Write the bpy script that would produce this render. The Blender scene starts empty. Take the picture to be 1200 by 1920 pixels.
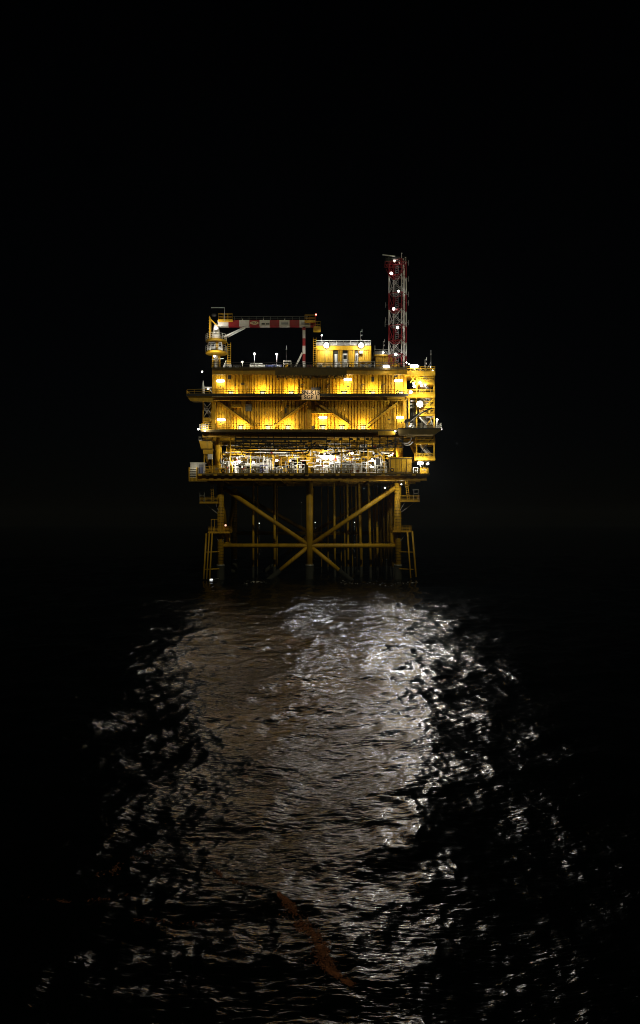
import bpy, math, random
import numpy as np
from mathutils import Vector
R = math.radians
random.seed(7)
scene = bpy.context.scene
COL = scene.collection

# ------------------------------------------------------------------ camera, sky, added fill sun, exposure
D, CAM_H, PX = 148.4, 12.0, 9.0
cam_data = bpy.data.cameras.new('camera')
cam = bpy.data.objects.new('camera', cam_data); COL.objects.link(cam)
cam.location = (0, -D, CAM_H); cam.rotation_euler = (R(90), 0, 0)
cam_data.lens = 36 * 1336 / 1920; cam_data.sensor_width = 36
cam_data.shift_y = 20 / 1920
cam_data.clip_start = 0.5; cam_data.clip_end = 9000
scene.camera = cam

SUN_EL, SUN_AZ = R(33), R(168)        # weak added sun behind the camera, standing in for lamplight on the jacket
world = bpy.data.worlds.new('World'); scene.world = world; world.use_nodes = True
wn = world.node_tree
sky = wn.nodes.new('ShaderNodeTexSky'); sky.sky_type = 'NISHITA'; sky.sun_disc = False
sky.sun_elevation = SUN_EL; sky.sun_rotation = SUN_AZ
bg = wn.nodes['Background']; bg.inputs['Strength'].default_value = 0.00012
wn.links.new(sky.outputs['Color'], bg.inputs['Color'])
sd = bpy.data.lights.new('jacket_fill', 'SUN'); sd.energy = 0.39; sd.angle = R(0.5); sd.color = (1.0, 0.92, 0.58)
so = bpy.data.objects.new('jacket_fill', sd); COL.objects.link(so)
sdir = Vector((math.sin(SUN_AZ) * math.cos(SUN_EL), math.cos(SUN_AZ) * math.cos(SUN_EL), math.sin(SUN_EL)))
so.rotation_euler = sdir.to_track_quat('Z', 'Y').to_euler(); so.location = (10, -60, 60)

vs = scene.view_settings
vs.view_transform = 'Standard'; vs.look = 'None'; vs.gamma = 1; vs.use_curve_mapping = False; vs.exposure = 0
cy = scene.cycles
cy.use_denoising = True; cy.use_adaptive_sampling = False; cy.use_light_tree = True
cy.pixel_filter_type = 'BLACKMAN_HARRIS'; cy.filter_width = 1.0
cy.max_bounces = 5; cy.diffuse_bounces = 2; cy.glossy_bounces = 3; cy.transparent_max_bounces = 6
cy.sample_clamp_indirect = 4.0; cy.sample_clamp_direct = 0
cy.caustics_reflective = False; cy.caustics_refractive = False

# ------------------------------------------------------------------ materials
def principled(name, rgb, rough=.5, metal=0.0):
    m = bpy.data.materials.new(name); m.use_nodes = True
    b = m.node_tree.nodes['Principled BSDF']
    b.inputs['Base Color'].default_value = (*rgb, 1); b.inputs['Roughness'].default_value = rough
    b.inputs['Metallic'].default_value = metal
    return m, m.node_tree, b

def paint(name, rgb, rough=.45, var=.25, dirt=(.05, .03, .015), dirt_amt=.35, scale=1.0, metal=0.0):
    """painted or bare steel: uneven tone, rust-brown runs stretched down the face, uneven gloss"""
    m, nt, b = principled(name, rgb, rough, metal)
    N, L = nt.nodes, nt.links
    tc = N.new('ShaderNodeTexCoord')
    n1 = N.new('ShaderNodeTexNoise'); n1.inputs['Scale'].default_value = .9 * scale; n1.inputs['Detail'].default_value = 6
    L.new(tc.outputs['Object'], n1.inputs['Vector'])
    mp = N.new('ShaderNodeMapping'); mp.inputs['Scale'].default_value = (3.2 * scale, 3.2 * scale, .28 * scale)
    L.new(tc.outputs['Object'], mp.inputs['Vector'])
    n2 = N.new('ShaderNodeTexNoise'); n2.inputs['Scale'].default_value = 1.0; n2.inputs['Detail'].default_value = 5
    L.new(mp.outputs['Vector'], n2.inputs['Vector'])
    hs = N.new('ShaderNodeMapRange'); hs.inputs['From Min'].default_value = .3; hs.inputs['From Max'].default_value = .7
    hs.inputs['To Min'].default_value = 1 - var; hs.inputs['To Max'].default_value = 1 + var * .5
    L.new(n1.outputs['Fac'], hs.inputs['Value'])
    mul = N.new('ShaderNodeVectorMath'); mul.operation = 'SCALE'
    mul.inputs[0].default_value = rgb; L.new(hs.outputs['Result'], mul.inputs['Scale'])
    dr = N.new('ShaderNodeMapRange'); dr.inputs['From Min'].default_value = .54; dr.inputs['From Max'].default_value = .72
    dr.inputs['To Min'].default_value = 0; dr.inputs['To Max'].default_value = dirt_amt
    L.new(n2.outputs['Fac'], dr.inputs['Value'])
    mx = N.new('ShaderNodeMix'); mx.data_type = 'RGBA'
    L.new(dr.outputs['Result'], mx.inputs['Factor']); L.new(mul.outputs['Vector'], mx.inputs['A'])
    mx.inputs['B'].default_value = (*dirt, 1)
    L.new(mx.outputs['Result'], b.inputs['Base Color'])
    rr = N.new('ShaderNodeMapRange'); rr.inputs['To Min'].default_value = max(.1, rough - .12); rr.inputs['To Max'].default_value = min(1, rough + .2)
    L.new(n1.outputs['Fac'], rr.inputs['Value']); L.new(rr.outputs['Result'], b.inputs['Roughness'])
    bp = N.new('ShaderNodeBump'); bp.inputs['Strength'].default_value = .15; bp.inputs['Distance'].default_value = .02
    L.new(n1.outputs['Fac'], bp.inputs['Height']); L.new(bp.outputs['Normal'], b.inputs['Normal'])
    return m

def glow(name, rgb, strength):
    m, nt, b = principled(name, (.6, .6, .6), .3)
    b.inputs['Emission Color'].default_value = (*rgb, 1); b.inputs['Emission Strength'].default_value = strength
    m.cycles.emission_sampling = 'NONE'
    return m

M = dict(
    yellow=paint('yellow_paint', (.66, .375, .012), .5, .22),
    wall=paint('yellow_cladding', (.70, .405, .012), .48, .22, dirt_amt=.6),
    wall_old=paint('weathered_cladding', (.60, .345, .012), .55, .2, dirt_amt=.6),
    jacket=paint('jacket_coating', (.56, .33, .012), .5, .3, dirt_amt=.45, scale=.6),
    deck=paint('deck_steel', (.16, .11, .03), .7, .3),
    dark=paint('dark_steel', (.025, .024, .022), .55, .3, dirt=(.05, .025, .01)),
    growth=paint('marine_growth', (.018, .02, .014), .8, .5, dirt=(.03, .02, .01), scale=3),
    galv=paint('galvanised_steel', (.42, .43, .42), .4, .25, dirt=(.12, .07, .03), metal=.35),
    white=paint('white_paint', (.78, .78, .75), .4, .12, dirt=(.25, .18, .10), dirt_amt=.3),
    grey=paint('grey_paint', (.30, .31, .31), .5, .2),
    red=paint('red_paint', (.30, .010, .016), .45, .2, dirt_amt=.2),
    boomwhite=paint('boom_white', (.66, .64, .58), .45, .12, dirt_amt=.2),
    blue=paint('blue_paint', (.10, .13, .34), .45, .2),
    orange=paint('orange_paint', (.62, .16, .02), .5, .2),
    black=paint('black_rubber', (.012, .012, .012), .6, .2),
    pale=paint('sign_white', (.80, .60, .36), .5, .05, dirt_amt=.08),
    foam=paint('lamp_tinted_foam', (.30, .105, .045), .9, .4, scale=6),  # orange lamplight put into the brown of the foam
    darkfoam=paint('dark_lamp_tinted_foam', (.13, .045, .02), .9, .5, scale=6),  # same lamplight tint, darker mix for mottling
    whitefoam=paint('pale_foam', (.38, .36, .33), .9, .3, scale=6),
    lamp=glow('lamp_white', (1, .96, .86), 14.0),
    flood=glow('flood_white', (1, .98, .92), 30.0),
    warm=glow('lamp_warm', (1, .88, .42), 1.6),
    redlamp=glow('lamp_red', (1, .22, .14), 10.0),
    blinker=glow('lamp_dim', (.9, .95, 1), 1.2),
    pinklamp=glow('lamp_salmon', (1, .52, .34), 1.3),
    far=glow('far_lamp', (1, .95, .85), 3.0),
)
g, gn, gb = principled('dark_glass', (.02, .025, .03), .08); M['glass'] = g

# ------------------------------------------------------------------ mesh building
OFF = {}
def P(px, py, y=0.0):
    """metres on the platform from a plan measured at 9 px per metre on its front plane; y is the depth behind that plane"""
    s = (D + y) / D
    return Vector(((px - 600) / PX * s, y, CAM_H + (980 - py) / PX * s))

class MB:
    def __init__(s): s.v = []; s.f = []
    def box(s, x0, x1, y0, y1, z0, z1):
        if x0 > x1: x0, x1 = x1, x0
        if y0 > y1: y0, y1 = y1, y0
        if z0 > z1: z0, z1 = z1, z0
        i = len(s.v)
        s.v += [(x0,y0,z0),(x1,y0,z0),(x1,y1,z0),(x0,y1,z0),(x0,y0,z1),(x1,y0,z1),(x1,y1,z1),(x0,y1,z1)]
        s.f += [(i,i+3,i+2,i+1),(i+4,i+5,i+6,i+7),(i,i+1,i+5,i+4),(i+1,i+2,i+6,i+5),(i+2,i+3,i+7,i+6),(i+3,i,i+4,i+7)]
        return s
    def bbox(s, px0, px1, py0, py1, y0, y1):
        """box whose front face is measured on the plan"""
        a = P(px0, py1, y0); b = P(px1, py0, y0)
        return s.box(a.x, b.x, y0, y1, a.z, b.z)
    def frame(s, p, q):
        d = (q - p); L = d.length; d = d / L if L else Vector((0,0,1))
        up = Vector((0,0,1)) if abs(d.z) < .95 else Vector((0,1,0))
        u = d.cross(up).normalized(); w = u.cross(d).normalized()
        return u, w
    def bar(s, p, q, w, h=None):
        p = Vector(p); q = Vector(q); h = h or w
        u, t = s.frame(p, q); i = len(s.v)
        for c in (p, q):
            for a, b in ((-1,-1),(1,-1),(1,1),(-1,1)):
                s.v.append(tuple(c + u*(a*w/2) + t*(b*h/2)))
        s.f += [(i,i+1,i+2,i+3),(i+7,i+6,i+5,i+4)] + [(i+k,i+4+k,i+4+(k+1)%4,i+(k+1)%4) for k in range(4)]
        return s
    def tube(s, p, q, r, n=8, r2=None, caps=True):
        p = Vector(p); q = Vector(q); r2 = r if r2 is None else r2
        u, t = s.frame(p, q); i = len(s.v)
        for c, rr in ((p, r), (q, r2)):
            for k in range(n):
                a = 2*math.pi*k/n
                s.v.append(tuple(c + u*(rr*math.cos(a)) + t*(rr*math.sin(a))))
        s.f += [(i+k, i+n+k, i+n+(k+1)%n, i+(k+1)%n) for k in range(n)]
        if caps: s.f += [tuple(i+k for k in range(n)), tuple(i+n+k for k in reversed(range(n)))]
        return s
    def path(s, pts, r, n=7):
        pts = [Vector(p) for p in pts]; i = len(s.v); m = len(pts)
        for j, c in enumerate(pts):
            a = pts[max(j-1,0)]; b = pts[min(j+1,m-1)]
            u, t = s.frame(a, b)
            for k in range(n):
                an = 2*math.pi*k/n
                s.v.append(tuple(c + u*(r*math.cos(an)) + t*(r*math.sin(an))))
        for j in range(m-1):
            for k in range(n):
                s.f.append((i+j*n+k, i+(j+1)*n+k, i+(j+1)*n+(k+1)%n, i+j*n+(k+1)%n))
        s.f += [tuple(i+k for k in range(n)), tuple(i+(m-1)*n+k for k in reversed(range(n)))]
        return s
    def lathe(s, c, prof, n=12, axis='z'):
        c = Vector(c); i = len(s.v); m = len(prof)
        for r, h in prof:
            for k in range(n):
                a = 2*math.pi*k/n; x, y2 = r*math.cos(a), r*math.sin(a)
                s.v.append(tuple(c + (Vector((x, y2, h)) if axis == 'z' else Vector((x, h, y2)) if axis == 'y' else Vector((h, x, y2)))))
        for j in range(m-1):
            for k in range(n):
                s.f.append((i+j*n+k, i+j*n+(k+1)%n, i+(j+1)*n+(k+1)%n, i+(j+1)*n+k))
        s.f += [tuple(i+k for k in reversed(range(n))), tuple(i+(m-1)*n+k for k in range(n))]
        return s
    def torus(s, c, Rr, r, n=16, m=6, axis='y'):
        i = len(s.v); c = Vector(c)
        for j in range(n):
            a = 2*math.pi*j/n
            for k in range(m):
                b = 2*math.pi*k/m; q = Rr + r*math.cos(b); h = r*math.sin(b)
                w = Vector((q*math.cos(a), h, q*math.sin(a))) if axis == 'y' else Vector((q*math.cos(a), q*math.sin(a), h))
                s.v.append(tuple(c + w))
        for j in range(n):
            for k in range(m):
                s.f.append((i+j*m+k, i+j*m+(k+1)%m, i+((j+1)%n)*m+(k+1)%m, i+((j+1)%n)*m+k))
        return s
    def prism(s, pts, y0, y1):
        i = len(s.v); n = len(pts)
        for y in (y0, y1):
            for p in pts: s.v.append((p[0], y, p[1]))
        s.f += [tuple(i+k for k in range(n)), tuple(i+n+k for k in reversed(range(n)))]
        s.f += [(i+k, i+n+k, i+n+(k+1)%n, i+(k+1)%n) for k in range(n)]
        return s
    def corr(s, x0, x1, z0, z1, y, pitch=.45, depth=.18):
        """trapezoid-ribbed cladding sheet facing -y"""
        n = max(1, round((x1-x0)/pitch)); p = (x1-x0)/n; prof = []
        for k in range(n):
            b = x0 + k*p
            prof += [(b, y), (b+.26*p, y), (b+.32*p, y-depth), (b+.94*p, y-depth)]
        prof.append((x1, y)); i = len(s.v)
        for x, yy in prof: s.v += [(x, yy, z0), (x, yy, z1)]
        for k in range(len(prof)-1):
            a = i+2*k; s.f.append((a, a+2, a+3, a+1))
        return s
    def rail(s, p, q, h=1.1, sp=1.5, r=.048, toe=True, mids=2):
        p = Vector(p); q = Vector(q); L = (q-p).length; n = max(1, round(L/sp)); up = Vector((0,0,1))
        for k in range(n+1):
            c = p.lerp(q, k/n); s.bar(c, c + up*h, r*1.5)
        for k in range(mids+1):
            z = h*(1 - k/(mids+1)); s.bar(p + up*z, q + up*z, r*1.6)
        if toe: s.bar(p + up*.08, q + up*.08, .02, .16)
        return s
    def stair(s, p, q, w=.8, rails=True):
        """flight from p up to q; w is its width in y"""
        p = Vector(p); q = Vector(q); W = Vector((0, w/2, 0)); n = max(3, int(abs(q.z-p.z)/.22))
        for sg in (-1, 1): s.bar(p + W*sg, q + W*sg, .05, .26)
        for k in range(1, n):
            c = p.lerp(q, k/n); s.bar(c - W, c + W, .26, .04)
        if rails:
            for sg in (-1, 1):
                for hh in (1.0, .55): s.bar(p + W*sg + Vector((0,0,hh)), q + W*sg + Vector((0,0,hh)), .05)
                for k in range(4):
                    c = p.lerp(q, k/3) + W*sg; s.bar(c, c + Vector((0,0,1.0)), .045)
        return s
    def ladder(s, p, q, w=.5, cage=False):
        p = Vector(p); q = Vector(q); d = q-p; L = d.length; u = Vector((w/2,0,0)); n = int(L/.42)
        for sg in (-1,1): s.bar(p+u*sg, q+u*sg, .07)
        for k in range(1, n): c = p.lerp(q, k/n); s.bar(c-u, c+u, .05)
        if cage:
            for k in range(2, int(L/.9)):
                c = p.lerp(q, k*.9/L)
                pts = [c + Vector((math.cos(a)*.4, -.1-math.sin(a)*.6, 0)) for a in np.linspace(0, math.pi, 7)]
                for a, b in zip(pts, pts[1:]): s.bar(a, b, .04)
        return s
    def build(s, name, mat, parent=None, smooth=False, kind=None, label=None):
        off = OFF.get(parent.name, Vector((0,0,0))) if parent else Vector((0,0,0))
        me = bpy.data.meshes.new(name)
        me.from_pydata([(a-off.x, b-off.y, c-off.z) for a, b, c in s.v], [], s.f)
        me.materials.append(M[mat] if isinstance(mat, str) else mat)
        if smooth:
            for poly in me.polygons: poly.use_smooth = True
        me.validate(); me.update()
        o = bpy.data.objects.new(name, me); COL.objects.link(o)
        if parent: o.parent = parent
        OFF[o.name] = off
        if kind: o['kind'] = kind
        if label: o['label'] = label
        return o

def thing(name, label, cat, loc=(0,0,0), group=None):
    o = bpy.data.objects.new(name, None); COL.objects.link(o)
    o.location = loc; o.empty_display_size = .3
    o['label'] = label; o['category'] = cat
    if group: o['group'] = group
    OFF[o.name] = Vector(loc)
    return o
def tag(o, label, cat, group=None):
    o['label'] = label; o['category'] = cat
    if group: o['group'] = group
    return o
def copy_thing(src, loc, label, group=None):
    c = src.copy(); COL.objects.link(c); c.location = loc; c['label'] = label
    if group: c['group'] = group
    for ch in src.children:
        d = ch.copy(); COL.objects.link(d); d.parent = c
        for gch in ch.children:
            e = gch.copy(); COL.objects.link(e); e.parent = d
    return c
def text(name, body, size, loc, mat, parent, extrude=.012, xscale=1.0):
    cu = bpy.data.curves.new(name, 'FONT'); cu.body = body; cu.size = size; cu.extrude = extrude
    cu.offset = size * .024
    cu.align_x = 'CENTER'; cu.align_y = 'CENTER'; cu.materials.append(M[mat]); cu.resolution_u = 3
    tmp = bpy.data.objects.new(name, cu); COL.objects.link(tmp)
    me = bpy.data.meshes.new_from_object(tmp.evaluated_get(bpy.context.evaluated_depsgraph_get()))
    bpy.data.objects.remove(tmp); me.name = name
    if not me.materials: me.materials.append(M[mat])
    o = bpy.data.objects.new(name, me); COL.objects.link(o)
    o.location = Vector(loc) - OFF.get(parent.name, Vector((0,0,0))); o.rotation_euler = (R(90),0,0); o.scale.x = xscale
    o.parent = parent
    return o
def light(name, kind, loc, power, parent, color=(1,.93,.8), size=.25, aim=None, spot=120, blend=.6, sy=None):
    d = bpy.data.lights.new(name, kind); d.energy = power; d.color = color
    if kind == 'AREA':
        d.size = size
        if sy: d.shape = 'RECTANGLE'; d.size_y = sy
    else: d.shadow_soft_size = size
    if kind == 'SPOT': d.spot_size = R(spot); d.spot_blend = blend
    o = bpy.data.objects.new(name, d); COL.objects.link(o)
    o.location = Vector(loc) - OFF.get(parent.name, Vector((0,0,0))); o.parent = parent
    if aim is not None: o.rotation_euler = (-(Vector(aim))).to_track_quat('Z', 'Y').to_euler()
    return o

# ------------------------------------------------------------------ sea
rng = np.random.default_rng(11)
NW = 200
lam = np.exp(np.linspace(math.log(.30), math.log(26), NW)) * rng.uniform(.93, 1.07, NW)
th = np.clip(rng.normal(0, .85, NW), -2.2, 2.2) + R(-30)         # travel direction, roughly along the line of sight
kk = 2*np.pi/lam; kx = kk*np.cos(th); ky = kk*np.sin(th); ph = rng.uniform(0, 2*np.pi, NW)
slope_v = .019 * np.where(lam > 5, 5/lam, 1) * np.where(lam < 1, 1.15, 1.35)
sl = np.sqrt(2*slope_v/NW); amp = sl/kk
CHOP = .75
def waves(X, Y, dy, dx):
    """height and sideways shift of the sea at X, Y; parts finer than the spacing dy, dx fade out"""
    Z = np.zeros_like(X); SX = np.zeros_like(X); SY = np.zeros_like(X)
    for i in range(NW):
        ly = 2*np.pi/max(abs(ky[i]), 1e-6); lx = 2*np.pi/max(abs(kx[i]), 1e-6)
        w = np.clip((ly/dy - 2.2)/2, 0, 1)*np.clip((lx/dx - 2.2)/2, 0, 1)
        rows = np.nonzero(w.ravel() > 0)[0] if w.ndim else None
        if rows is None or len(rows) == 0:
            continue
        r1 = rows[-1] + 1
        a = kx[i]*X[:r1] + ky[i]*Y[:r1] + ph[i]
        c = np.cos(a); s = np.sin(a); wa = w[:r1]*amp[i]
        Z[:r1] += wa*c; SX[:r1] -= wa*CHOP*kx[i]/kk[i]*s; SY[:r1] -= wa*CHOP*ky[i]/kk[i]*s
    return Z, SX, SY
def build_water(mat):
    ds = [11.0]
    while ds[-1] < 250: ds.append(ds[-1] + max(.045, 5.2e-5*ds[-1]**2))
    ds = np.array(ds); nr = len(ds); nc = 880
    t = np.linspace(-1, 1, nc)
    half = .64*ds + 7
    X = half[:, None]*t[None, :]; Y = np.repeat((ds - D)[:, None], nc, 1)
    dy = np.gradient(ds)[:, None]; dx = (2*half/nc)[:, None]
    Z, SX, SY = waves(X, Y, dy, dx)
    co = np.stack([X+SX, Y+SY, Z], -1).reshape(-1, 3).astype(np.float32)
    r, c = np.meshgrid(np.arange(nr-1), np.arange(nc-1), indexing='ij'); b = (r*nc + c).ravel()
    q = np.stack([b, b+1, b+nc+1, b+nc], -1).ravel().astype(np.int32)
    nf = len(b); me = bpy.data.meshes.new('water')
    me.vertices.add(len(co)); me.vertices.foreach_set('co', co.ravel())
    me.loops.add(nf*4); me.loops.foreach_set('vertex_index', q)
    me.polygons.add(nf); me.polygons.foreach_set('loop_start', np.arange(0, nf*4, 4, dtype=np.int32))
    me.polygons.foreach_set('use_smooth', np.ones(nf, bool))
    me.update(calc_edges=True); me.materials.append(mat)
    o = bpy.data.objects.new('water', me); COL.objects.link(o); o['kind'] = 'structure'
    o['label'] = 'dark choppy sea in front of and under the platform'
    return o
wm, wt, wb = principled('sea_water', (.0015, .0030, .0032), .15)
wb.inputs['IOR'].default_value = 1.333
N, L = wt.nodes, wt.links
tc = N.new('ShaderNodeTexCoord')
mp = N.new('ShaderNodeMapping'); mp.inputs['Scale'].default_value = (.62, 1.45, 1.0); mp.inputs['Rotation'].default_value = (0, 0, R(-12))
L.new(tc.outputs['Object'], mp.inputs['Vector'])
fine = N.new('ShaderNodeTexNoise'); fine.inputs['Scale'].default_value = 3.8; fine.inputs['Detail'].default_value = 3.5; fine.inputs['Roughness'].default_value = .5
fine.inputs['Distortion'].default_value = .5
L.new(mp.outputs['Vector'], fine.inputs['Vector'])
gust = N.new('ShaderNodeTexNoise'); gust.inputs['Scale'].default_value = .06; gust.inputs['Detail'].default_value = 4; gust.inputs['Distortion'].default_value = 1.2
L.new(tc.outputs['Object'], gust.inputs['Vector'])
gm = N.new('ShaderNodeMapRange'); gm.inputs['From Min'].default_value = .35; gm.inputs['From Max'].default_value = .65
gm.inputs['To Min'].default_value = .2; gm.inputs['To Max'].default_value = 1.0
L.new(gust.outputs['Fac'], gm.inputs['Value'])
bp = N.new('ShaderNodeBump'); bp.inputs['Distance'].default_value = .066
mid = N.new('ShaderNodeTexNoise'); mid.inputs['Scale'].default_value = .62; mid.inputs['Detail'].default_value = 2.5; mid.inputs['Distortion'].default_value = .9
L.new(mp.outputs['Vector'], mid.inputs['Vector'])
mm = N.new('ShaderNodeMath'); mm.operation = 'MULTIPLY_ADD'; mm.inputs[1].default_value = 2.2
L.new(mid.outputs['Fac'], mm.inputs[0]); L.new(fine.outputs['Fac'], mm.inputs[2])
L.new(gm.outputs['Result'], bp.inputs['Strength']); L.new(mm.outputs['Value'], bp.inputs['Height'])
L.new(bp.outputs['Normal'], wb.inputs['Normal'])
build_water(wm)
fm = MB()
for x0, x1, y0, y1 in ((-3200, 3200, 101, 3200), (-3200, -110, -300, 101), (110, 3200, -300, 101), (-110, 110, -300, -D+11.5)):
    fm.box(x0, x1, y0, y1, -1.6, -.9)
fw = fm.build('far_water', wm); fw['kind'] = 'structure'; fw['label'] = 'black open sea out to the horizon'

# ------------------------------------------------------------------ night air
hzb = MB().box(-3300, 3300, -400, 3300, -7.5, 70)
hm = bpy.data.materials.new('night_air'); hm.use_nodes = True; hn = hm.node_tree; hn.nodes.clear()
ho = hn.nodes.new('ShaderNodeOutputMaterial'); hv = hn.nodes.new('ShaderNodeVolumePrincipled')
hv.inputs['Color'].default_value = (.85, .93, 1, 1); hv.inputs['Density'].default_value = .00008; hv.inputs['Anisotropy'].default_value = .55
hn.links.new(hv.outputs['Volume'], ho.inputs['Volume'])
hz_ = hzb.build('haze', hm); hz_['kind'] = 'stuff'; hz_['label'] = 'thin night sea air'

# ------------------------------------------------------------------ jacket: legs, braces, risers
jk = thing('jacket', 'yellow tubular steel jacket standing in the sea under the platform', 'platform legs', (0, 3, 0))
FY, BY = 3.0, 27.0
SPL = 3.0                                            # top of the dark splash zone
def leg_x(px, y): return P(px, 980, 0).x             # plan position given on the front plane
LEGS = [(410, FY), (580, FY), (749, FY), (410, BY), (580, BY), (749, BY)]
ZT = 20.4
for px, y in LEGS:
    x = leg_x(px, y)
    l = MB().tube((x, y, SPL), (x, y, ZT), .73, 24).build('leg', 'jacket', jk, True)
    MB().tube((x, y, -6), (x, y, SPL), .82, 24).build('marine_growth', 'growth', l, True, label='dark wet foot of the leg below the splash line')
    MB().lathe((x, y, SPL), [(.83,-.12),(.9,-.1),(.9,.1),(.75,.12)], 24).build('collar', 'galv', l, True)
    if px != 580:
        b = MB()
        for k in range(26):
            z = 4 + k*.62
            b.torus((x, y, z), .735, .035, 24, 4, 'z')
        b.build('ring_band', 'dark', l)
def brace(a, b, r, name='brace'):
    MB().tube(a, b, r, 16).build(name, 'jacket', jk, True)
for y in (FY, BY):
    xl, xm, xr = leg_x(410, y), leg_x(580, y), leg_x(749, y)
    zt, zm, zb = 19.4, P(0, 1023, FY).z, 1.3
    if y == BY: zm = 9.4
    brace((xl+.6, y, zt), (xm, y, zm), .47); brace((xr-.6, y, zt), (xm, y, zm), .47)
    brace((xl, y, zm), (xr, y, zm), .45, 'horizontal_brace')
    brace((xm, y, zm), (xm-6.2, y, zm-5.2), .45); brace((xm, y, zm), (xm+6.2, y, zm-5.2), .45)
    MB().tube((xm-6.2, y, zm-5.2), (xm-16, y, zm-13.2), .52, 14).build('marine_growth', 'growth', jk, True)
    MB().tube((xm+6.2, y, zm-5.2), (xm+16, y, zm-13.2), .52, 14).build('marine_growth', 'growth', jk, True)
for px in (410, 749):
    x = leg_x(px, 0); z = P(0, 1023, FY).z
    brace((x, FY, z), (x, BY, z), .45, 'horizontal_brace')
    brace((x, FY, 19), (x, (FY+BY)/2, z), .42); brace((x, BY, 19), (x, (FY+BY)/2, z), .42)
RISERS = [(475,.24,9),(483,.15,17),(515,.30,9),(519.5,.16,16),(615,.18,22),(626,.27,9),(638,.17,22),(651,.25,9),
          (659,.18,20),(673,.29,9),(677,.17,20),(691,.29,9),(713,.42,20),(719,.25,14),(603,.14,24),(645,.15,15),(667,.18,13),(700,.24,16),(706,.3,13),(727,.33,12),(733,.42,11),(740,.2,14)]
for i, (px, r, y) in enumerate(RISERS):
    a = P(px, 905, y); b = P(px + (4 if px in (673, 691) else 2 if px > 620 else 0), 1062, y)
    t = MB().tube(b, (a.x, y, 20.6), r, 12).build('riser_pipe', 'jacket', jk, True)
    MB().tube((b.x, y, -4), b, r*1.08, 12).build('marine_growth', 'growth', t, True)
    for z in (7.6, 14.2):
        if r > .2: MB().torus((b.x + (a.x-b.x)*(z-b.z)/(20.6-b.z), y, z), r*1.05, .07, 14, 5, 'z').build('clamp', 'jacket', t)

# boat landings with fender tubes, rest platforms and ladders
def landing(nm, label, sx, xleg, hi, lo, tubes, lx):
    """hi / lo: plan rectangles (px0, px1, py) of the upper and lower rest platforms"""
    t = thing(nm, label, 'boat landing', (xleg, FY-1, 0))
    yf, yb = FY-2.6, FY+1.6
    for a, b, py in (hi, lo):
        p0, p1 = P(a, py, yf), P(b, py, yf)
        MB().box(p0.x, p1.x, yf, yb, p0.z-.22, p0.z).build('platform_floor', 'yellow', t)
        h = MB(); h.rail((p0.x+.03, yf+.03, p0.z), (p1.x-.03, yf+.03, p0.z), sp=1.1, mids=3)
        h.rail((p0.x+.03, yf+.03, p0.z), (p0.x+.03, yb, p0.z), sp=1.4, mids=3); h.rail((p1.x-.03, yf+.03, p0.z), (p1.x-.03, yb, p0.z), sp=1.4, mids=3)
        h.build('handrail', 'yellow', t)
        s = MB()
        for c in (p0.lerp(p1, .25), p0.lerp(p1, .8)):
            s.bar((c.x, FY-1.3, c.z-.2), (xleg + (c.x-xleg)*.2, FY-.4, c.z-2.3), .13)
        s.build('strut', 'galv', t)
    for (a, pa), (b, pb), r in tubes:
        MB().tube(P(a, pa, yf-.3), P(b, pb, yf-.6), r, 10).build('fender_tube', 'jacket', t, True)
    zz = P(0, 1035, yf).z
    for z in (zz, zz-3.6):
        MB().bar((xleg, FY-.5, z), (P(tubes[-1][0][0], 0, yf).x + .15*sx, yf-.35, z), .2).build('fender_bracket', 'jacket', t)
    MB().ladder(P(lx[0], lo[2], yf-.1), P(lx[1], hi[2]-4, yf-.1), .5).build('ladder', 'yellow', t)
    MB().ladder(P(lx[2], hi[2], yf+.4), P(lx[3], 893, yf+.4), .5, True).build('ladder', 'yellow', t)
    c = P(lx[4], hi[2], yf); f = MB()
    for dx in (-.45, .45): f.bar((c.x+dx, yf, c.z), (c.x+dx, yf, c.z+2.3), .08)
    f.bar((c.x-.7, yf, c.z+2.3), (c.x+.6, yf, c.z+2.3), .12); f.bar((c.x-.45, yf, c.z+1.5), (c.x+.45, yf, c.z+1.5), .07)
    f.build('access_gate', 'galv', t)
    c = P((lo[0]+lo[1])/2 - 8, lo[2], yf); f = MB()
    for dx in (-.7, .0): f.bar((c.x+dx, yf, c.z), (c.x+dx, yf, c.z+2.7), .09)
    f.bar((c.x-.7, yf, c.z+2.7), (c.x+.9, yf, c.z+2.7), .1)
    f.build('access_gate', 'yellow', t)
    return t
landing('boat_landing', 'yellow boat landing with fender tubes on the leg under the crane', -1, leg_x(410, 0),
        (374, 409, 942), (390, 431, 998),
        [((398, 1000), (393, 1086), .17), ((392.5, 1000), (387.5, 1086), .15), ((387, 1000), (382, 1086), .19)], (416, 416, 399, 397, 379))
landing('boat_landing', 'yellow boat landing with two fender tubes on the leg below the stair tower', 1, leg_x(749, 0),
        (752, 787, 939), (736, 772, 996),
        [((764, 998), (770, 1084), .17), ((773, 996), (780, 1082), .2)], (749, 747, 766, 761, 780))

# ------------------------------------------------------------------ topside: decks, girders, columns, cladding
ts = thing('platform_topside', 'yellow ribbed multi-deck platform topside with walkways and truss braces', 'platform', (0, 5, 20))
def xz(px0, px1, py0, py1, y): a = P(px0, py1, y); b = P(px1, py0, y); return a.x, b.x, a.z, b.z
WY = 1.0            # face of the cladding
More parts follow.
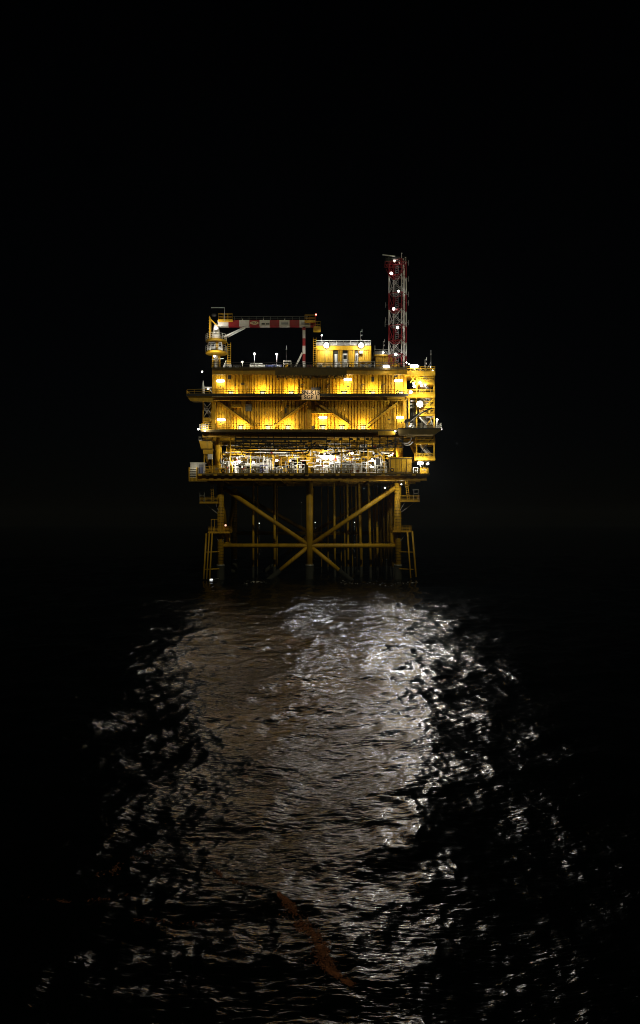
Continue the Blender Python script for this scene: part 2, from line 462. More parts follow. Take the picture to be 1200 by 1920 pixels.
# slabs
MB().bbox(398, 763, 690, 693, -1.0, 26).build('roof_deck', 'deck', ts)
MB().bbox(400, 762, 738.5, 742, -2.0, 26).build('upper_deck', 'deck', ts)
MB().bbox(378, 762, 806, 810, -2.0, 26).build('middle_deck', 'deck', ts)
MB().bbox(368, 806, 888, 891, -2.5, 26).build('cellar_deck', 'deck', ts)
def girder(px0, px1, py0, py1, y, name, step=36):
    x0, x1, z0, z1 = xz(px0, px1, py0, py1, y)
    g = MB(); g.box(x0, x1, y, y+.04, z0+.06, z1-.06); g.box(x0, x1, y-.2, y+.24, z0, z0+.06); g.box(x0, x1, y-.2, y+.24, z1-.06, z1)
    n = max(2, round((x1-x0)/(step/9)))
    for k in range(n+1):
        x = x0 + .04 + (x1-x0-.08)*k/n; g.box(x-.03, x+.03, y-.17, y, z0+.06, z1-.06)
    return g.build(name, 'yellow', ts)
girder(398, 763, 693.2, 703, -.75, 'edge_girder')
girder(400, 762, 742.2, 751, -.3, 'edge_girder')
girder(380, 762, 810.2, 820, -.6, 'edge_girder')
girder(368, 800, 891.2, 901, -1.6, 'edge_girder')
for y, py0, py1 in ((8, 891.5, 900), (16, 891.5, 900), (25.5, 891.5, 900), (8, 810.5, 819), (16, 810.5, 819)):
    s = (D+y)/D
    girder(600+(372-600)/s, 600+(798-600)/s, 980-(980-py0)/s, 980-(980-py1)/s, y, 'floor_girder')
for px in (410, 470, 525, 580, 640, 695, 749):
    x = P(px, 0).x
    MB().box(x-.15, x+.15, -1.3, 25.4, P(0, 899.5).z, P(0, 891.3).z).build('floor_beam', 'yellow', ts)
for k in range(30):                                   # angle clips along the cellar deck edge
    x = P(372 + k*14.3, 0, -2.5).x
    MB().box(x, x+.75, -2.62, -2.51, P(0, 893.6).z, P(0, 890.4).z).build('edge_clip', 'deck' if k % 2 else 'yellow', ts)
# grating edge fascias
for px0, px1, py0, py1, y in ((398, 763, 689.2, 691.2, -1.06), (349, 766, 738, 742.4, -2.06), (376, 750, 805.6, 808.4, -2.06), (366, 806, 887.6, 890, -2.56)):
    MB().bbox(px0, px1, py0, py1, y, y+.05).build('toe_plate', 'dark' if py0 == 738 else 'deck', ts)
# laydown platform that juts out over the upper wall
l = MB().bbox(516, 650, 693, 704, -4.2, -1.1); l.build('laydown_platform', 'deck', ts)
b = MB()
for k in range(9):
    x = P(520 + k*15.6, 0, -4.2).x; b.box(x-.1, x+.1, -4.1, -1.0, P(0, 706.8, -4.2).z, P(0, 704.1, -4.2).z)
b.build('laydown_beam', 'dark', ts)
# cantilever walkway at the crane end
a = MB().bbox(349, 399.5, 738.6, 742, -2.0, 7); a.build('cantilever_floor', 'deck', ts)
c = MB()
for y in (-1.6, 2.2, 6.4):
    s = (D+y)/D; q = lambda px, py: ((px-600)/9*s, 12+(980-py)/9*s)
    c.prism([q(350, 742.4), q(399, 742.4), q(399, 753), q(357, 752)], y, y+.16)
c.build('cantilever_beam', 'yellow', ts)
# columns and legs running up through the process deck
for px, py0, py1, r in ((409, 828, 888, .78), (580.5, 843, 888, .72), (749, 833, 888, .76)):
    x = P(px, 0, FY).x
    cm = MB().lathe((x, FY, 0), [(r, P(0, py1, FY).z), (r, P(0, py0+8, FY).z), (r*1.04, P(0, py0+8, FY).z), (r*1.04, P(0, py0+7, FY).z), (r*.98, P(0, py0+6, FY).z), (r*.85, P(0, py0+2, FY).z), (r*.5, P(0, py0, FY).z), (r*.5, P(0, 819, FY).z)], 20)
    cm.build('column', 'yellow', ts, True)
for px, w in ((401, 6.5), (580, 8), (759, 6)):
    MB().bbox(px-w/2, px+w/2, 751, 806, .1, .9).build('column', 'yellow', ts)
for px in (470, 525, 640, 695):
    MB().bbox(px-2, px+2, 820, 888, 9, 9.5).build('column', 'yellow', ts)
# cladding bays: one ribbed sheet each
def bays(seams, py0, py1, y):
    for a, b in zip(seams, seams[1:]):
        x0, x1, z0, z1 = xz(a, b, py0, py1, y)
        yy = y + random.uniform(-.04, .03)
        p = MB().corr(x0+.05, x1-.05, z0, z1, yy, random.choice((.52, .62, .75)), random.choice((.2, .26, .3)))
        p.build('wall_panel', random.choice(('wall', 'wall_old')), ts)
        MB().box(x1-.045, x1+.045, yy-.3, yy-.02, z0, z1).build('cover_strip', 'yellow', ts)
UP = [404, 423, 440, 470, 498, 529, 560, 580, 600, 622, 662, 690, 716, 738, 762]
LO = [405, 430, 449, 476, 500, 532, 560, 576, 596, 626, 652, 686, 712, 737, 762]
bays(UP, 702, 739, WY); bays(LO, 750, 806.5, WY)
for py0, py1 in ((702, 739), (750, 806)):             # solid core behind the sheets and the side faces
    x0, x1, z0, z1 = xz(404, 762, py0, py1, WY)
    MB().box(x0, x1, WY+.2, 24, z0+.03, z1-.03).build('module_core', 'deck', ts)
for a, b in ((398, 403.6),):
    MB().bbox(a, b, 703, 739, .5, 1.3).build('corner_post', 'yellow', ts)
# wall doors
def door(px, pyf, w=11, h=20):
    x0, x1, z0, z1 = xz(px-w/2, px+w/2, pyf-h, pyf-.5, WY)
    d = MB().box(x0, x1, WY-.22, WY-.12, z0, z1); d = d.build('door', 'yellow', ts)
    f = MB(); f.box(x0-.12, x0-.003, WY-.27, WY-.1, z0, z1+.12); f.box(x1+.003, x1+.12, WY-.27, WY-.1, z0, z1+.12); f.box(x0-.003, x1+.003, WY-.27, WY-.1, z1+.003, z1+.12)
    f.build('door_frame', 'yellow', d)
    MB().box((x0+x1)/2-.25, (x0+x1)/2+.28, WY-.25, WY-.223, z1-.75, z1-.55).build('door_plate', 'dark', d)
    MB().bar((x1-.18, WY-.3, z0+.95), (x1-.18, WY-.3, z0+1.25), .06).build('handle', 'dark', d)
for px, pyf in ((414, 739), (652, 739), (748, 739), (415, 806), (606, 806), (751, 806)): door(px, pyf, 11, 20)
door(729, 806, 10, 25)
# truss braces on the lower wall, with cable clips
for a, b in (((410, 754), (474, 802)), ((512, 802), (577, 753)), ((590, 753), (658, 800)), ((686, 801), (746, 755))):
    p, q = P(*a, .55), P(*b, .55)
    br = MB().bar(p, q, .5, .45).build('truss_brace', 'yellow', ts)
    c = MB(); d = (q-p); n = 9; up = Vector((0, 0, 1))
    for k in range(1, n):
        m = p.lerp(q, k/n); c.bar(m + up*.35, m + d.normalized()*.34 + up*.35, .25, .18)
    c.bar(p + up*.42, q + up*.42, .08)
    c.build('cable_clip', 'dark', br)
# louvre, junction boxes, vents and pipes fixed to the walls
def wallbox(px, py, w, h, mat, name, y=WY-.35, d=.3):
    o = MB().bbox(px-w/2, px+w/2, py-h/2, py+h/2, y, y+d).build(name, mat, ts)
    return o
lv = wallbox(466, 764, 12, 14, 'dark', 'louvre')
s = MB()
for k in range(7): s.bbox(460.6, 471.4, 758.3+k*1.9, 759.4+k*1.9, WY-.42, WY-.36)
s.build('louvre_blade', 'grey', lv)
for px, py, w, h in ((430, 707, 6, 7), (699, 711, 5, 9), (742, 704, 6, 6), (585.5, 801.5, 7, 6), (383+217, 728, 4, 5)):
    wallbox(px, py, w, h, 'dark', 'junction_box')
for px, py, w, h in ((536, 770, 3, 10), (539, 761, 4, 3), (646, 767, 3, 6), (441, 722, 2, 2), (455, 720, 5, 3), (463, 727, 2.4, 3.4), (700, 764, 2, 3)):
    wallbox(px, py, w, h, 'dark', 'wall_fitting', WY-.3, .22)
for px, py0, py1 in ((463, 703, 735), (498.6, 700, 741), (559, 706, 741), (613.5, 712, 741), (680, 703, 730), (714, 703, 735), (430, 772, 806), (435, 782, 806), (527.5, 752, 770), (646, 751, 770), (593, 712, 740)):
    a, b = P(px, py1, WY-.3), P(px, py0, WY-.3)
    MB().tube(a, b, .09, 8).build('down_pipe', 'yellow', ts, True)
for px, py in ((563, 722), (614, 722), (677, 722), (716, 722), (496, 752), (640, 752), (710, 746)):
    a = P(px, py+6, WY-.4); s = MB()
    s.path([a, a + Vector((0,0,.6)), a + Vector((.15,0,.8)), a + Vector((.5,0,.82)), a + Vector((.7,0,.7))], .07)
    s.build('gooseneck_vent', 'dark', ts)
for px0, px1, py in ((584, 626, 774), (434, 452, 762)):   # canopy beams with open web
    s = MB(); s.bbox(px0, px1, py, py+1, -.1, .9); s.bbox(px0, px1, py-3.4, py-2.8, -.1, 0)
    x0 = P(px0, 0).x; x1 = P(px1, 0).x; n = int((px1-px0)/4.5); z0 = P(0, py).z
    for k in range(n): s.bar((x0+(x1-x0)*k/n, -.05, z0), (x0+(x1-x0)*(k+.5)/n, -.05, z0+.33), .12); s.bar((x0+(x1-x0)*(k+.5)/n, -.05, z0+.33), (x0+(x1-x0)*(k+1)/n, -.05, z0), .12)
    s.build('door_canopy', 'yellow', ts)
# handrails, one run per bay
def rails(px0, px1, py, y, step=27, mat='yellow', h=1.1, skip=()):
    n = round((px1-px0)/step)
    for k in range(n):
        if k in skip: continue
        a = P(px0+(px1-px0)*k/n, py, y); b = P(px0+(px1-px0)*(k+1)/n, py, y)
        m = MB().rail(a, b, h=h + random.uniform(-.02, .02)); m.build('handrail', mat, ts)
rails(398, 763, 690, -.9, mat='dark'); rails(351, 765, 742, -1.9, mat='yellow', h=1.25); rails(378, 748, 806, -1.9, h=1.25); rails(386, 786, 888, -2.4)
a = P(350, 742, -1.9)
MB().rail(a, (a.x, 6.5, a.z)).build('handrail', 'yellow', ts)
MB().rail((a.x, 6.6, a.z), (P(398, 742, 0).x, 6.6, a.z)).build('handrail', 'yellow', ts)
# hanger frame under the middle deck
s = MB(); HY = -2.3
for k in range(23):
    x = P(441 + k*14.3, 0, HY).x
    s.bar((x, HY, P(0, 839, HY).z), (x, HY, P(0, 818, HY).z), .12); s.bar((x, -.9, P(0, 839).z), (x, -.9, P(0, 818).z), .1)
    s.bar((x, HY, P(0, 839, HY).z), (x, -.9, P(0, 839).z), .09)
for py in (821.5, 825, 829, 833.5, 836.5, 839):
    for y in (HY, -.9): s.bar(P(439, py, y), P(757, py, y), .12)
s.build('hanger_frame', 'dark', ts)
for px0, px1, py0, py1 in ((441, 612, 822, 825.4), (441, 575, 827.5, 831), (470, 560, 833.5, 835.6)):
    MB().bbox(px0, px1, py0, py1, HY+.06, HY+.7).build('cable_tray', 'dark', ts)
for k in range(44):
    px = 442 + k*7.1 + random.uniform(-3, 3); py = random.choice((823.5, 827, 830, 833, 836)); w = random.uniform(2, 7)
    MB().bbox(px, px+w, py-1.4, py+1.2, HY-.12, HY+.3).build('cable_box', random.choice(('dark', 'dark', 'dark', 'black', 'deck')), ts)
# bright ramp plate and its lamp shelf under the middle walkway
MB().bbox(709, 741, 808.5, 815.5, -3.2, -2.1).build('ramp_plate', 'yellow', ts)
# yellow bulkheads deep in the process deck
for a, b, py0, py1, y in ((458, 492, 842, 872, 12), (588, 622, 846, 886, 13), (500, 540, 850, 872, 14), (690, 742, 828, 850, 12), (640, 668, 832, 850, 13), (424, 456, 836, 868, 13), (540, 572, 834, 862, 15), (624, 690, 850, 868, 16)):
    x0, x1, z0, z1 = xz(a, b, py0, py1, y)
    MB().corr(x0, x1, z0, z1, y, .6, .1).build('bulkhead', 'wall', ts)

# identification board
sg = thing('name_sign', 'pale board with black letters SN-K15 SGP 1 hung on the upper walkway rail', 'sign', P(582.5, 750, -2.3))
MB().bbox(565.5, 599.5, 731.6, 749.6, -2.34, -2.26).build('board', 'pale', sg)
text('lettering', 'SN-K15', 1.18, P(582.5, 736.6, -2.37), 'black', sg)
text('lettering', 'SGP 1', 1.12, P(583, 745.3, -2.37), 'black', sg)
sl_ = thing('sign_lamp', 'dark hooded lamp over the name board', 'lamp', P(590, 731, -3.0))
MB().bbox(584, 600, 726.5, 730, -2.9, -2.4).build('hood', 'dark', sl_); MB().bbox(583.6, 600.4, 727, 731.4, -2.96, -2.905).build('hood_lip', 'dark', sl_)
MB().bbox(585, 599, 730.1, 730.7, -2.85, -2.45).build('lens', 'warm', sl_)
light('sign_light', 'AREA', P(583, 729, -4.2), 42, sl_, (1, .80, .55), 1.6, aim=(0, .9, -.55), sy=.3)

# ------------------------------------------------------------------ lights on the walls
def wall_lamp(px, py, label, power=105):
    t = thing('bulkhead_lamp', label, 'lamp', P(px, py, WY-.2), 'lamps over the walkway doors')
    c = P(px, py, .45)
    m = MB(); m.box(c.x-.78, c.x+.78, .45, .85, c.z-.12, c.z+.16); m.build('housing', 'white', t)
    b = MB(); b.lathe((c.x, .36, c.z), [(.02,-.84),(.16,-.8),(.23,-.6),(.23,.6),(.16,.8),(.02,.84)], 10, 'x'); b.build('diffuser', 'lamp', t, True)
    light('lamp_light', 'POINT', (c.x, .0, c.z-.2), power, t, (1, .86, .58), .3)
for px, py, lb in ((413.5, 714.5, 'bright oval lamp over the upper walkway door nearest the crane'),
                   (652, 711.5, 'bright oval lamp over the upper walkway door below the deckhouse'),
                   (747, 714, 'bright oval lamp over the upper walkway door below the lattice mast'),
                   (415, 787, 'bright oval lamp over the lower walkway door nearest the crane'),
                   (605.5, 783, 'bright oval lamp under the open-web canopy of the lower wall'),
                   (751, 783, 'bright oval lamp over the lower walkway door beside the stair tower')):
    wall_lamp(px, py, lb)

def washer_proto():
    t = thing('wall_washer', '', 'lamp', (0,0,0), 'floor lamps washing the ribbed walls')
    MB().box(-.72, .72, -.16, .14, .86, .98).build('hood', 'dark', t)
    for sx in (-1, 1): MB().bar((sx*.46, -.02, .02), (sx*.46, -.02, .86), .12).build('leg', 'dark', t)
    MB().box(-.40, .40, -.03, .05, .15, .80).build('lens', 'warm', t)
    return t
wp = washer_proto(); first = True
ld = bpy.data.lights.new('wash_light', 'AREA'); ld.shape = 'RECTANGLE'; ld.size = .8; ld.size_y = .55; ld.energy = 215; ld.color = (1, .79, .44)
ld_c = ld.copy(); ld_c.color = (.92, 1, .55)
WASH = [(433, 742, 'in front of the door lamp nearest the crane, upper walkway'), (492, 742, 'second from the crane end of the upper walkway'),
        (546, 742, 'beside the name board, on the crane side, upper walkway'), (645, 742, 'under the deckhouse, upper walkway'),
        (699, 742, 'in front of the greenish panel, upper walkway'), (752, 742, 'below the mast, at the stair tower end of the upper walkway'),
        (451, 806, 'nearest the crane on the lower walkway'), (503, 806, 'second from the crane end of the lower walkway'),
        (539.5, 806, 'third from the crane end of the lower walkway'), (605, 806, 'under the canopy door of the lower walkway'),
        (641.5, 806, 'just past the canopy door of the lower walkway'), (681, 806, 'last before the tall door of the lower walkway')]
for px, py, lb in WASH:
    loc = P(px, py, -.55)
    t = wp if first else copy_thing(wp, loc, '')
    if first: wp.location = loc
    t['label'] = 'dark hooded floor lamp ' + lb
    first = False
    o = bpy.data.objects.new('wash_light', ld_c if px == 699 else ld); COL.objects.link(o); o.parent = t
    o.location = (0, .10, .55); o.rotation_euler = (R(98), 0, 0)

def globe(px, py, y, r, label, power=0, color=(1,.95,.86), mat='lamp', group=None, spot=None, name='floodlight', back=True, soft=None, offset=(0,-.5,0), inward=None):
    """round floodlight: housing, glowing lens, bracket; optional beam aimed out to sea"""
    r *= .8; c = P(px, py, y); t = thing(name, label, 'lamp', c, group)
    MB().lathe(c, [(r*.5,.55*r),(r*.9,.25*r),(r*1.08,-.1*r),(r*1.08,-.2*r),(r*.98,-.22*r)], 14, 'y').build('housing', 'grey', t, True)
    MB().lathe(c, [(r*.97,-.23*r),(r*.85,-.45*r),(r*.5,-.62*r),(r*.1,-.68*r)], 14, 'y').build('lens', mat, t, True)
    MB().bar(c + Vector((0, .3*r, -.2*r)), c + Vector((0, .8*r, -1.3*r)), r*.25).build('bracket', 'dark', t)
    if power and inward: light('lamp_light', 'SPOT', c + Vector(offset), power, t, color, soft or r*.8, aim=inward, spot=168, blend=.25)  # added spot ahead of the lens, aimed back to light structure, not sea
    elif power: light('lamp_light', 'POINT', c + Vector(offset), power, t, color, soft or r*.8)
    if spot:
        pw, aim, ang = spot
        light('beam_light', 'SPOT', c + Vector((0, -r*1.0, 0)), pw, t, (.97, .98, 1), .55, aim=aim, spot=ang, blend=1.0)
    return t
SEA = lambda px, d: None
FG = 'white floodlights'
globe(787, 758, -1.2, .8, 'largest white floodlight, halfway up the stair tower', 2600, inward=(0, 1, -.05), mat='flood', spot=(4500, (.08, -1, -1.0), 80))
globe(612, 648, 1.2, .68, 'white floodlight on the deckhouse front near the boom rest', 700, inward=(0, 1, -.45), mat='flood', offset=(0, -1.1, -.3), spot=(200, (.22, -1, -.8), 76))
globe(677, 648, 1.2, .68, 'white floodlight on the deckhouse front under the whip aerial', 700, inward=(0, 1, -.45), mat='flood', offset=(0, -1.1, -.3), spot=(300, (.10, -1, -.8), 76))
def flat_flood(px, py, y, w, label, power, spot=None):
    c = P(px, py, y); t = thing('deck_floodlight', label, 'lamp', c)
    MB().box(c.x-w/2, c.x+w/2, y, y+.4, c.z-.22, c.z+.24).build('housing', 'white', t)
    MB().lathe((c.x, y-.08, c.z), [(.02,-w*.5),(.2,-w*.44),(.25,-w*.3),(.25,w*.3),(.2,w*.44),(.02,w*.5)], 10, 'x').build('lens', 'flood', t, True)
    MB().bar((c.x, y+.2, c.z-.22), (c.x, y+.2, c.z-.75), .12).build('post', 'galv', t)
    light('lamp_light', 'POINT', (c.x, y-.6, c.z+.1), power, t, (1, .95, .85), .35)
    if spot: light('beam_light', 'SPOT', (c.x, y-.7, c.z), spot, t, (1, .96, .88), .5, aim=(-.05, -1, -.72), spot=82)
flat_flood(724, 688, -.8, 1.3, 'wide white floodlight on the roof edge at the foot of the mast', 200)
flat_flood(777, 686.5, -.6, 1.7, 'wide white floodlight on top of the stair tower', 260, 300)
for px, py, y, r, lb, pw in (
    (775.5, 719, -.4, .28, 'small white lamp, upper of the pair beside the mast-end door', 60),
    (787.5, 717.5, -.4, .3, 'small white lamp in the middle of the stair tower lamp cluster', 60),
    (776.5, 724.5, -.4, .36, 'white lamp below the pair in the stair tower lamp cluster', 70),
    (790.5, 723.5, -.4, .30, 'white lamp beside the stair flight in the lamp cluster', 60),
    (797, 722.5, -.4, .24, 'outermost small white lamp of the stair tower lamp cluster', 40),
    (770, 735.5, -2.2, .42, 'white lamp at the stair end of the upper walkway', 120),
    (819.5, 787, 0, .27, 'white lamp on a pole at the outer corner platform', 45),
    (827, 804.5, -2.0, .27, 'white lamp at the very edge of the outer corner platform', 35),
    (768.5, 800, -1.5, .26, 'small white lamp on the floor of the outer corner platform', 30),
    (741, 808.5, -3.3, .22, 'small white lamp at the end of the bright ramp plate', 22),
    (405, 616, .6, .34, 'white lamp high on the crane head', 110),
    (402, 668, -.3, .26, 'white lamp under the crane ring platform', 110),
    (379, 697, 0, .2, 'small white lamp outside the roof corner by the crane', 25),
    (384, 808, -2.2, .2, 'small white lamp on the lower walkway corner by the crane', 60),
    (372, 805, 1.5, .22, 'small white lamp behind the lower walkway corner by the crane', 60)):
    globe(px, py, y, r, lb, pw*3.6, offset=(0, -.45, .1) if px > 700 else (0, -.6, .2))
for px, py, y, pw, lb in ((449, 866, 2.0, 330, 'nearest the column under the crane'), (475, 867, 1.2, 220, 'second from the column under the crane'),
                  (519, 863.5, .2, 260, 'brightest, midway between crane column and middle column'), (544, 864, 1.0, 200, 'just short of the middle column'),
                  (595, 863.5, .0, 260, 'just past the middle column'), (620, 861.5, 3.5, 200, 'above the grey pipe bundle'), (609, 851, 5, 180, 'highest, in front of the yellow bulkhead'),
                  (698, 862.5, .5, 260, 'beside the dark doorway'), (734, 853, 3.0, 200, 'behind the ladder next to the end column'), (660, 850, 6, 240, 'deep among the pipes'), (560, 845, 7, 160, 'deep behind the middle column')):
    globe(px, py, y, .34 if pw > 210 else .24, 'white process deck floodlight ' + lb, pw*2.9, name='process_floodlight', group='process deck floodlights', color=(1, .93, .78), offset=(0, -1.0, -.1), inward=(0, 1, -.28) if px != 449 else (-.45, 1, -.2), spot={595: (3400, (.25, -1, -.72), 74), 698: (4100, (.1, -1, -.72), 78), 734: (2000, (.15, -1, -.72), 80)}.get(px))
flat_flood(788, 868.5, -1.2, 1.2, 'wide white floodlight under the stair tower at cellar deck level', 700, 3600)
globe(802, 869.5, -1.5, .3, 'white lamp at the outer end of the cellar deck', 40)
globe(722, 914.5, -1.2, .16, 'tiny lamp under the cellar deck on the diagonal brace', 480)
globe(752.5, 908, 1.0, .2, 'small lamp under the cellar deck beside the end leg', 120, mat='blinker')
globe(423, 985, FY-2.5, .28, 'salmon lit lantern on the boat landing under the crane', 4, (1, .5, .3), 'pinklamp')
c = P(396, 1086.5, FY-3)
t = thing('waterline_marker', 'small white plate with its own glow at the waterline of the crane leg', 'marker', c)
MB().box(c.x-.32, c.x+.32, c.y, c.y+.06, c.z-.16, c.z+.14).build('plate', 'blinker', t)  # shine of the plate put in as emission
MB().bar(c + Vector((0, .05, 0)), (c.x+1.6, FY, c.z), .1).build('arm', 'galv', t)

# ------------------------------------------------------------------ roof: deckhouse and cabin
dh = thing('deckhouse', 'yellow ribbed deckhouse with white doors and roof railing on the roof deck', 'deckhouse', P(643, 690, 2))
DY = 2.0
MB().bbox(592, 695, 656, 690, DY+.25, 11).build('core', 'deck', dh)
for a, b in ((594, 608), (608, 624), (635, 641), (653, 665), (673, 683), (683, 694)):
    x0, x1, z0, z1 = xz(a, b, 656, 690, DY)
    MB().corr(x0+.04, x1-.04, z0, z1, DY, .42, .1).build('wall_panel', 'wall', dh)
MB().bbox(592, 696, 648.5, 656, DY-.35, DY+.24).build('fascia', 'yellow', dh)
MB().bbox(592, 696, 647.6, 648.4, DY-.45, 11).build('roof', 'deck', dh)
for a, b in ((634.4, 635), (641, 641.8), (652.2, 653), (665, 665.6), (672.4, 673), (592, 593.6), (694.4, 696), (623.8, 624.6)):
    MB().bbox(a, b, 656, 690, DY-.2, DY+.2).build('post', 'yellow', dh)
d = MB().bbox(642.4, 651.6, 663, 690, DY-.05, DY+.05).build('door', 'white', dh)
MB().bbox(644, 650, 666, 673, DY-.09, DY-.06).build('door_window', 'glass', d)
MB().bbox(642.4, 651.6, 656.5, 662.6, DY+.08, DY+.2).build('transom', 'glass', dh)
MB().bbox(625, 634, 656.5, 690, DY+.15, DY+.24).build('recess', 'dark', dh)
MB().bbox(666, 672.2, 656.5, 690, DY+.15, DY+.24).build('recess', 'dark', dh)
MB().bbox(627.5, 632.5, 664, 689, DY-.2, DY+.12).build('equipment_panel', 'white', dh)
d = MB().bbox(666.8, 671.4, 663, 688, DY-.1, DY+.12).build('equipment_panel', 'white', dh)
MB().bbox(668, 670.4, 666, 676, DY-.14, DY-.11).build('display', 'dark', d)
MB().bbox(674, 694, 674.5, 679, DY-.5, DY-.15).build('cable_duct', 'yellow', dh)
MB().bbox(674, 680, 658, 663, DY-.6, DY-.15).build('air_unit', 'grey', dh)
p, q = P(592.5, 647.6, DY-.2), P(695.5, 647.6, DY-.2)
for k in range(4):
    MB().rail(p.lerp(q, k/4), p.lerp(q, (k+1)/4), h=1.0, sp=1.4).build('handrail', 'white', dh)
MB().rail(p, (p.x, 10, p.z), h=1.0).build('handrail', 'white', dh); MB().rail(q, (q.x, 10, q.z), h=1.0).build('handrail', 'white', dh)
MB().ladder(P(590, 690, DY-.4), P(590, 633, DY-.4), .6).build('ladder', 'yellow', dh)
MB().bbox(588, 595, 651, 653, DY-.6, DY-.3).build('ladder_bracket', 'yellow', dh)

cb = thing('roof_cabin', 'lower dim yellow cabin between the deckhouse and the lattice mast', 'cabin', P(723, 690, 6))
MB().bbox(703, 744, 668, 690, 6.2, 12).build('core', 'deck', cb)
for a, b in ((704, 717), (717, 730), (730, 743)):
    x0, x1, z0, z1 = xz(a, b, 668, 690, 6)
    MB().corr(x0+.04, x1-.04, z0, z1, 6, .45, .1).build('wall_panel', 'yellow', cb)
MB().bbox(702, 745, 664.5, 668, 5.7, 12.2).build('roof', 'yellow', cb)
p, q = P(702.5, 664.5, 5.8), P(744.5, 664.5, 5.8)
MB().rail(p, q, h=1.0).build('handrail', 'galv', cb); MB().rail(p, (p.x, 12, p.z), h=1.0).build('handrail', 'galv', cb)

# skids, crates and machines along the roof edge
def skid(px0, px1, py0, y, label, mats, name='equipment_skid', seed=0, pyb=690):
    rnd = random.Random(seed); x0, x1, z0, z1 = xz(px0, px1, py0, pyb, y); w = x1-x0; h = z1-z0; dp = min(1.6, max(.8, w*.5))
    t = thing(name, label, 'equipment', ((x0+x1)/2, y, z0))
    f = MB()
    f.box(x0, x1, y, y+dp, z0, z0+.14)
    for x in (x0+.05, x1-.05):
        for yy in (y+.05, y+dp-.05): f.bar((x, yy, z0+.14), (x, yy, z1), .09)
    for z in (z1-.045, z0 + h*.55):
        f.bar((x0, y+.05, z), (x1, y+.05, z), .08); f.bar((x0, y+dp-.05, z), (x1, y+dp-.05, z), .08)
    f.build('frame', mats[0], t)
    n = max(1, int(w/.9))
    for k in range(n):
        cx = x0 + w*(k+.5)/n; bw = w/n*rnd.uniform(.45, .8); bh = h*rnd.uniform(.4, .85); ty = rnd.choice('btpv')
        mt = rnd.choice(mats)
        if ty == 'b':
            b = MB().box(cx-bw/2, cx+bw/2, y+.1, y+dp*.8, z0+.15, z0+bh).build('cabinet', mt, t)
            MB().box(cx-bw*.35, cx+bw*.3, y+.07, y+.095, z0+bh*.5, z0+bh*.9).build('cover', rnd.choice(('dark', 'grey', 'white')), b)
        elif ty == 't':
            MB().lathe((cx, y+dp*.45, z0+.16), [(bw*.36,0),(bw*.4,.08),(bw*.4,bh*.8),(bw*.3,bh*.95),(.05,bh)], 12).build('tank', mt, t, True)
        elif ty == 'p':
            m = MB()
            for j in range(3): m.path([(cx-bw/2, y+.2+.2*j, z0+.3+.22*j), (cx, y+.2+.2*j, z0+.3+.22*j), (cx+.1, y+.2+.2*j, z0+.4+.22*j), (cx+.1, y+.2+.2*j, z0+bh+.1*j)], .08)
            m.build('pipework', mt, t)
        else:
            MB().lathe((cx-bw/2, y+dp*.4, z0+bh*.55), [(.1,0),(bh*.3,.06),(bh*.32,.1),(bh*.32,bw*.8),(bh*.2,bw*.95)], 12, 'x').build('motor', mt, t, True)
            w2 = MB().torus((cx, y+.05, z0+bh*.55), .22, .035).build('handwheel', 'dark', t)
    return t
SK = [(420, 433, 682, .3, 'black and white skid beside the crane foot', ('white', 'dark')), (437, 451, 685, 1.5, 'low dark crate skid past the crane foot', ('dark', 'white')),
      (470, 492, 681, 3, 'pale machinery skid behind the white container row', ('white', 'galv')),
      (531, 546, 676, .6, 'cream folded frame skid at the strut of the boom rest', ('boomwhite', 'yellow')),
      (548, 563, 684, .2, 'low black skid at the foot of the boom rest strut', ('dark', 'dark')),
      (574, 586, 683, .4, 'dark red hose skid between boom rest and deckhouse', ('dark', 'red')),
      (595, 607, 680, .3, 'white skid below the first deckhouse floodlight', ('white', 'boomwhite')), (608, 624, 680, .3, 'grey piped skid under the ribbed deckhouse wall', ('galv', 'grey')),
      (629, 642, 678, .2, 'white skid in front of the deckhouse equipment recess', ('white', 'galv')), (644, 655, 675, .1, 'tall white machine in front of the deckhouse door', ('white', 'white')),
      (664, 672, 677, .3, 'slim white skid past the deckhouse door', ('white', 'grey')), (675, 687, 678, .3, 'white pipe skid under the second deckhouse floodlight', ('white', 'galv')),
      (688, 703, 678, .4, 'grey pump skid at the far deckhouse corner', ('galv', 'grey')), (735, 749, 682, .5, 'yellow box skid inside the foot of the mast', ('yellow', 'yellow'))]
for i, (a, b, py, y, lb, mats) in enumerate(SK): skid(a, b, py, y, lb, mats, 'roof_skid', i)
for i, (a, b, mt, lb) in enumerate(((468, 481, 'white', 'low white container on the roof nearest the crane'), (481.6, 496, 'white', 'low white container beside the blue one on the roof'),
                       (498, 513, 'blue', 'low blue container under the lamp post on the roof'), (513.6, 528, 'blue', 'low blue container with white cross bars on the roof'))):
    x0, x1, z0, z1 = xz(a, b, 684, 690, .8)
    t = thing('container', lb, 'container', ((x0+x1)/2, .8, z0))
    MB().box(x0, x1, .84, 2.8, z0, z1).build('body', mt, t)
    m = MB()
    for k in range(9): x = x0 + .04 + (x1-x0-.1)*k/8; m.box(x, x+.06, .78, .835, z0+.05, z1-.05)
    m.build('rib', mt, t)
    if i == 3:
        MB().bar((x0+.6, .74, z1-.08), (x1-.1, .74, z0+.12), .1).build('cross_bar', 'white', t); MB().bar((x0+.6, .7, z0+.1), (x1-.2, .7, z1-.05), .07).build('cross_bar', 'white', t)
    MB().box(x0, x1, .8, 2.84, z1+.004, z1+.06).build('lid', 'white', t)

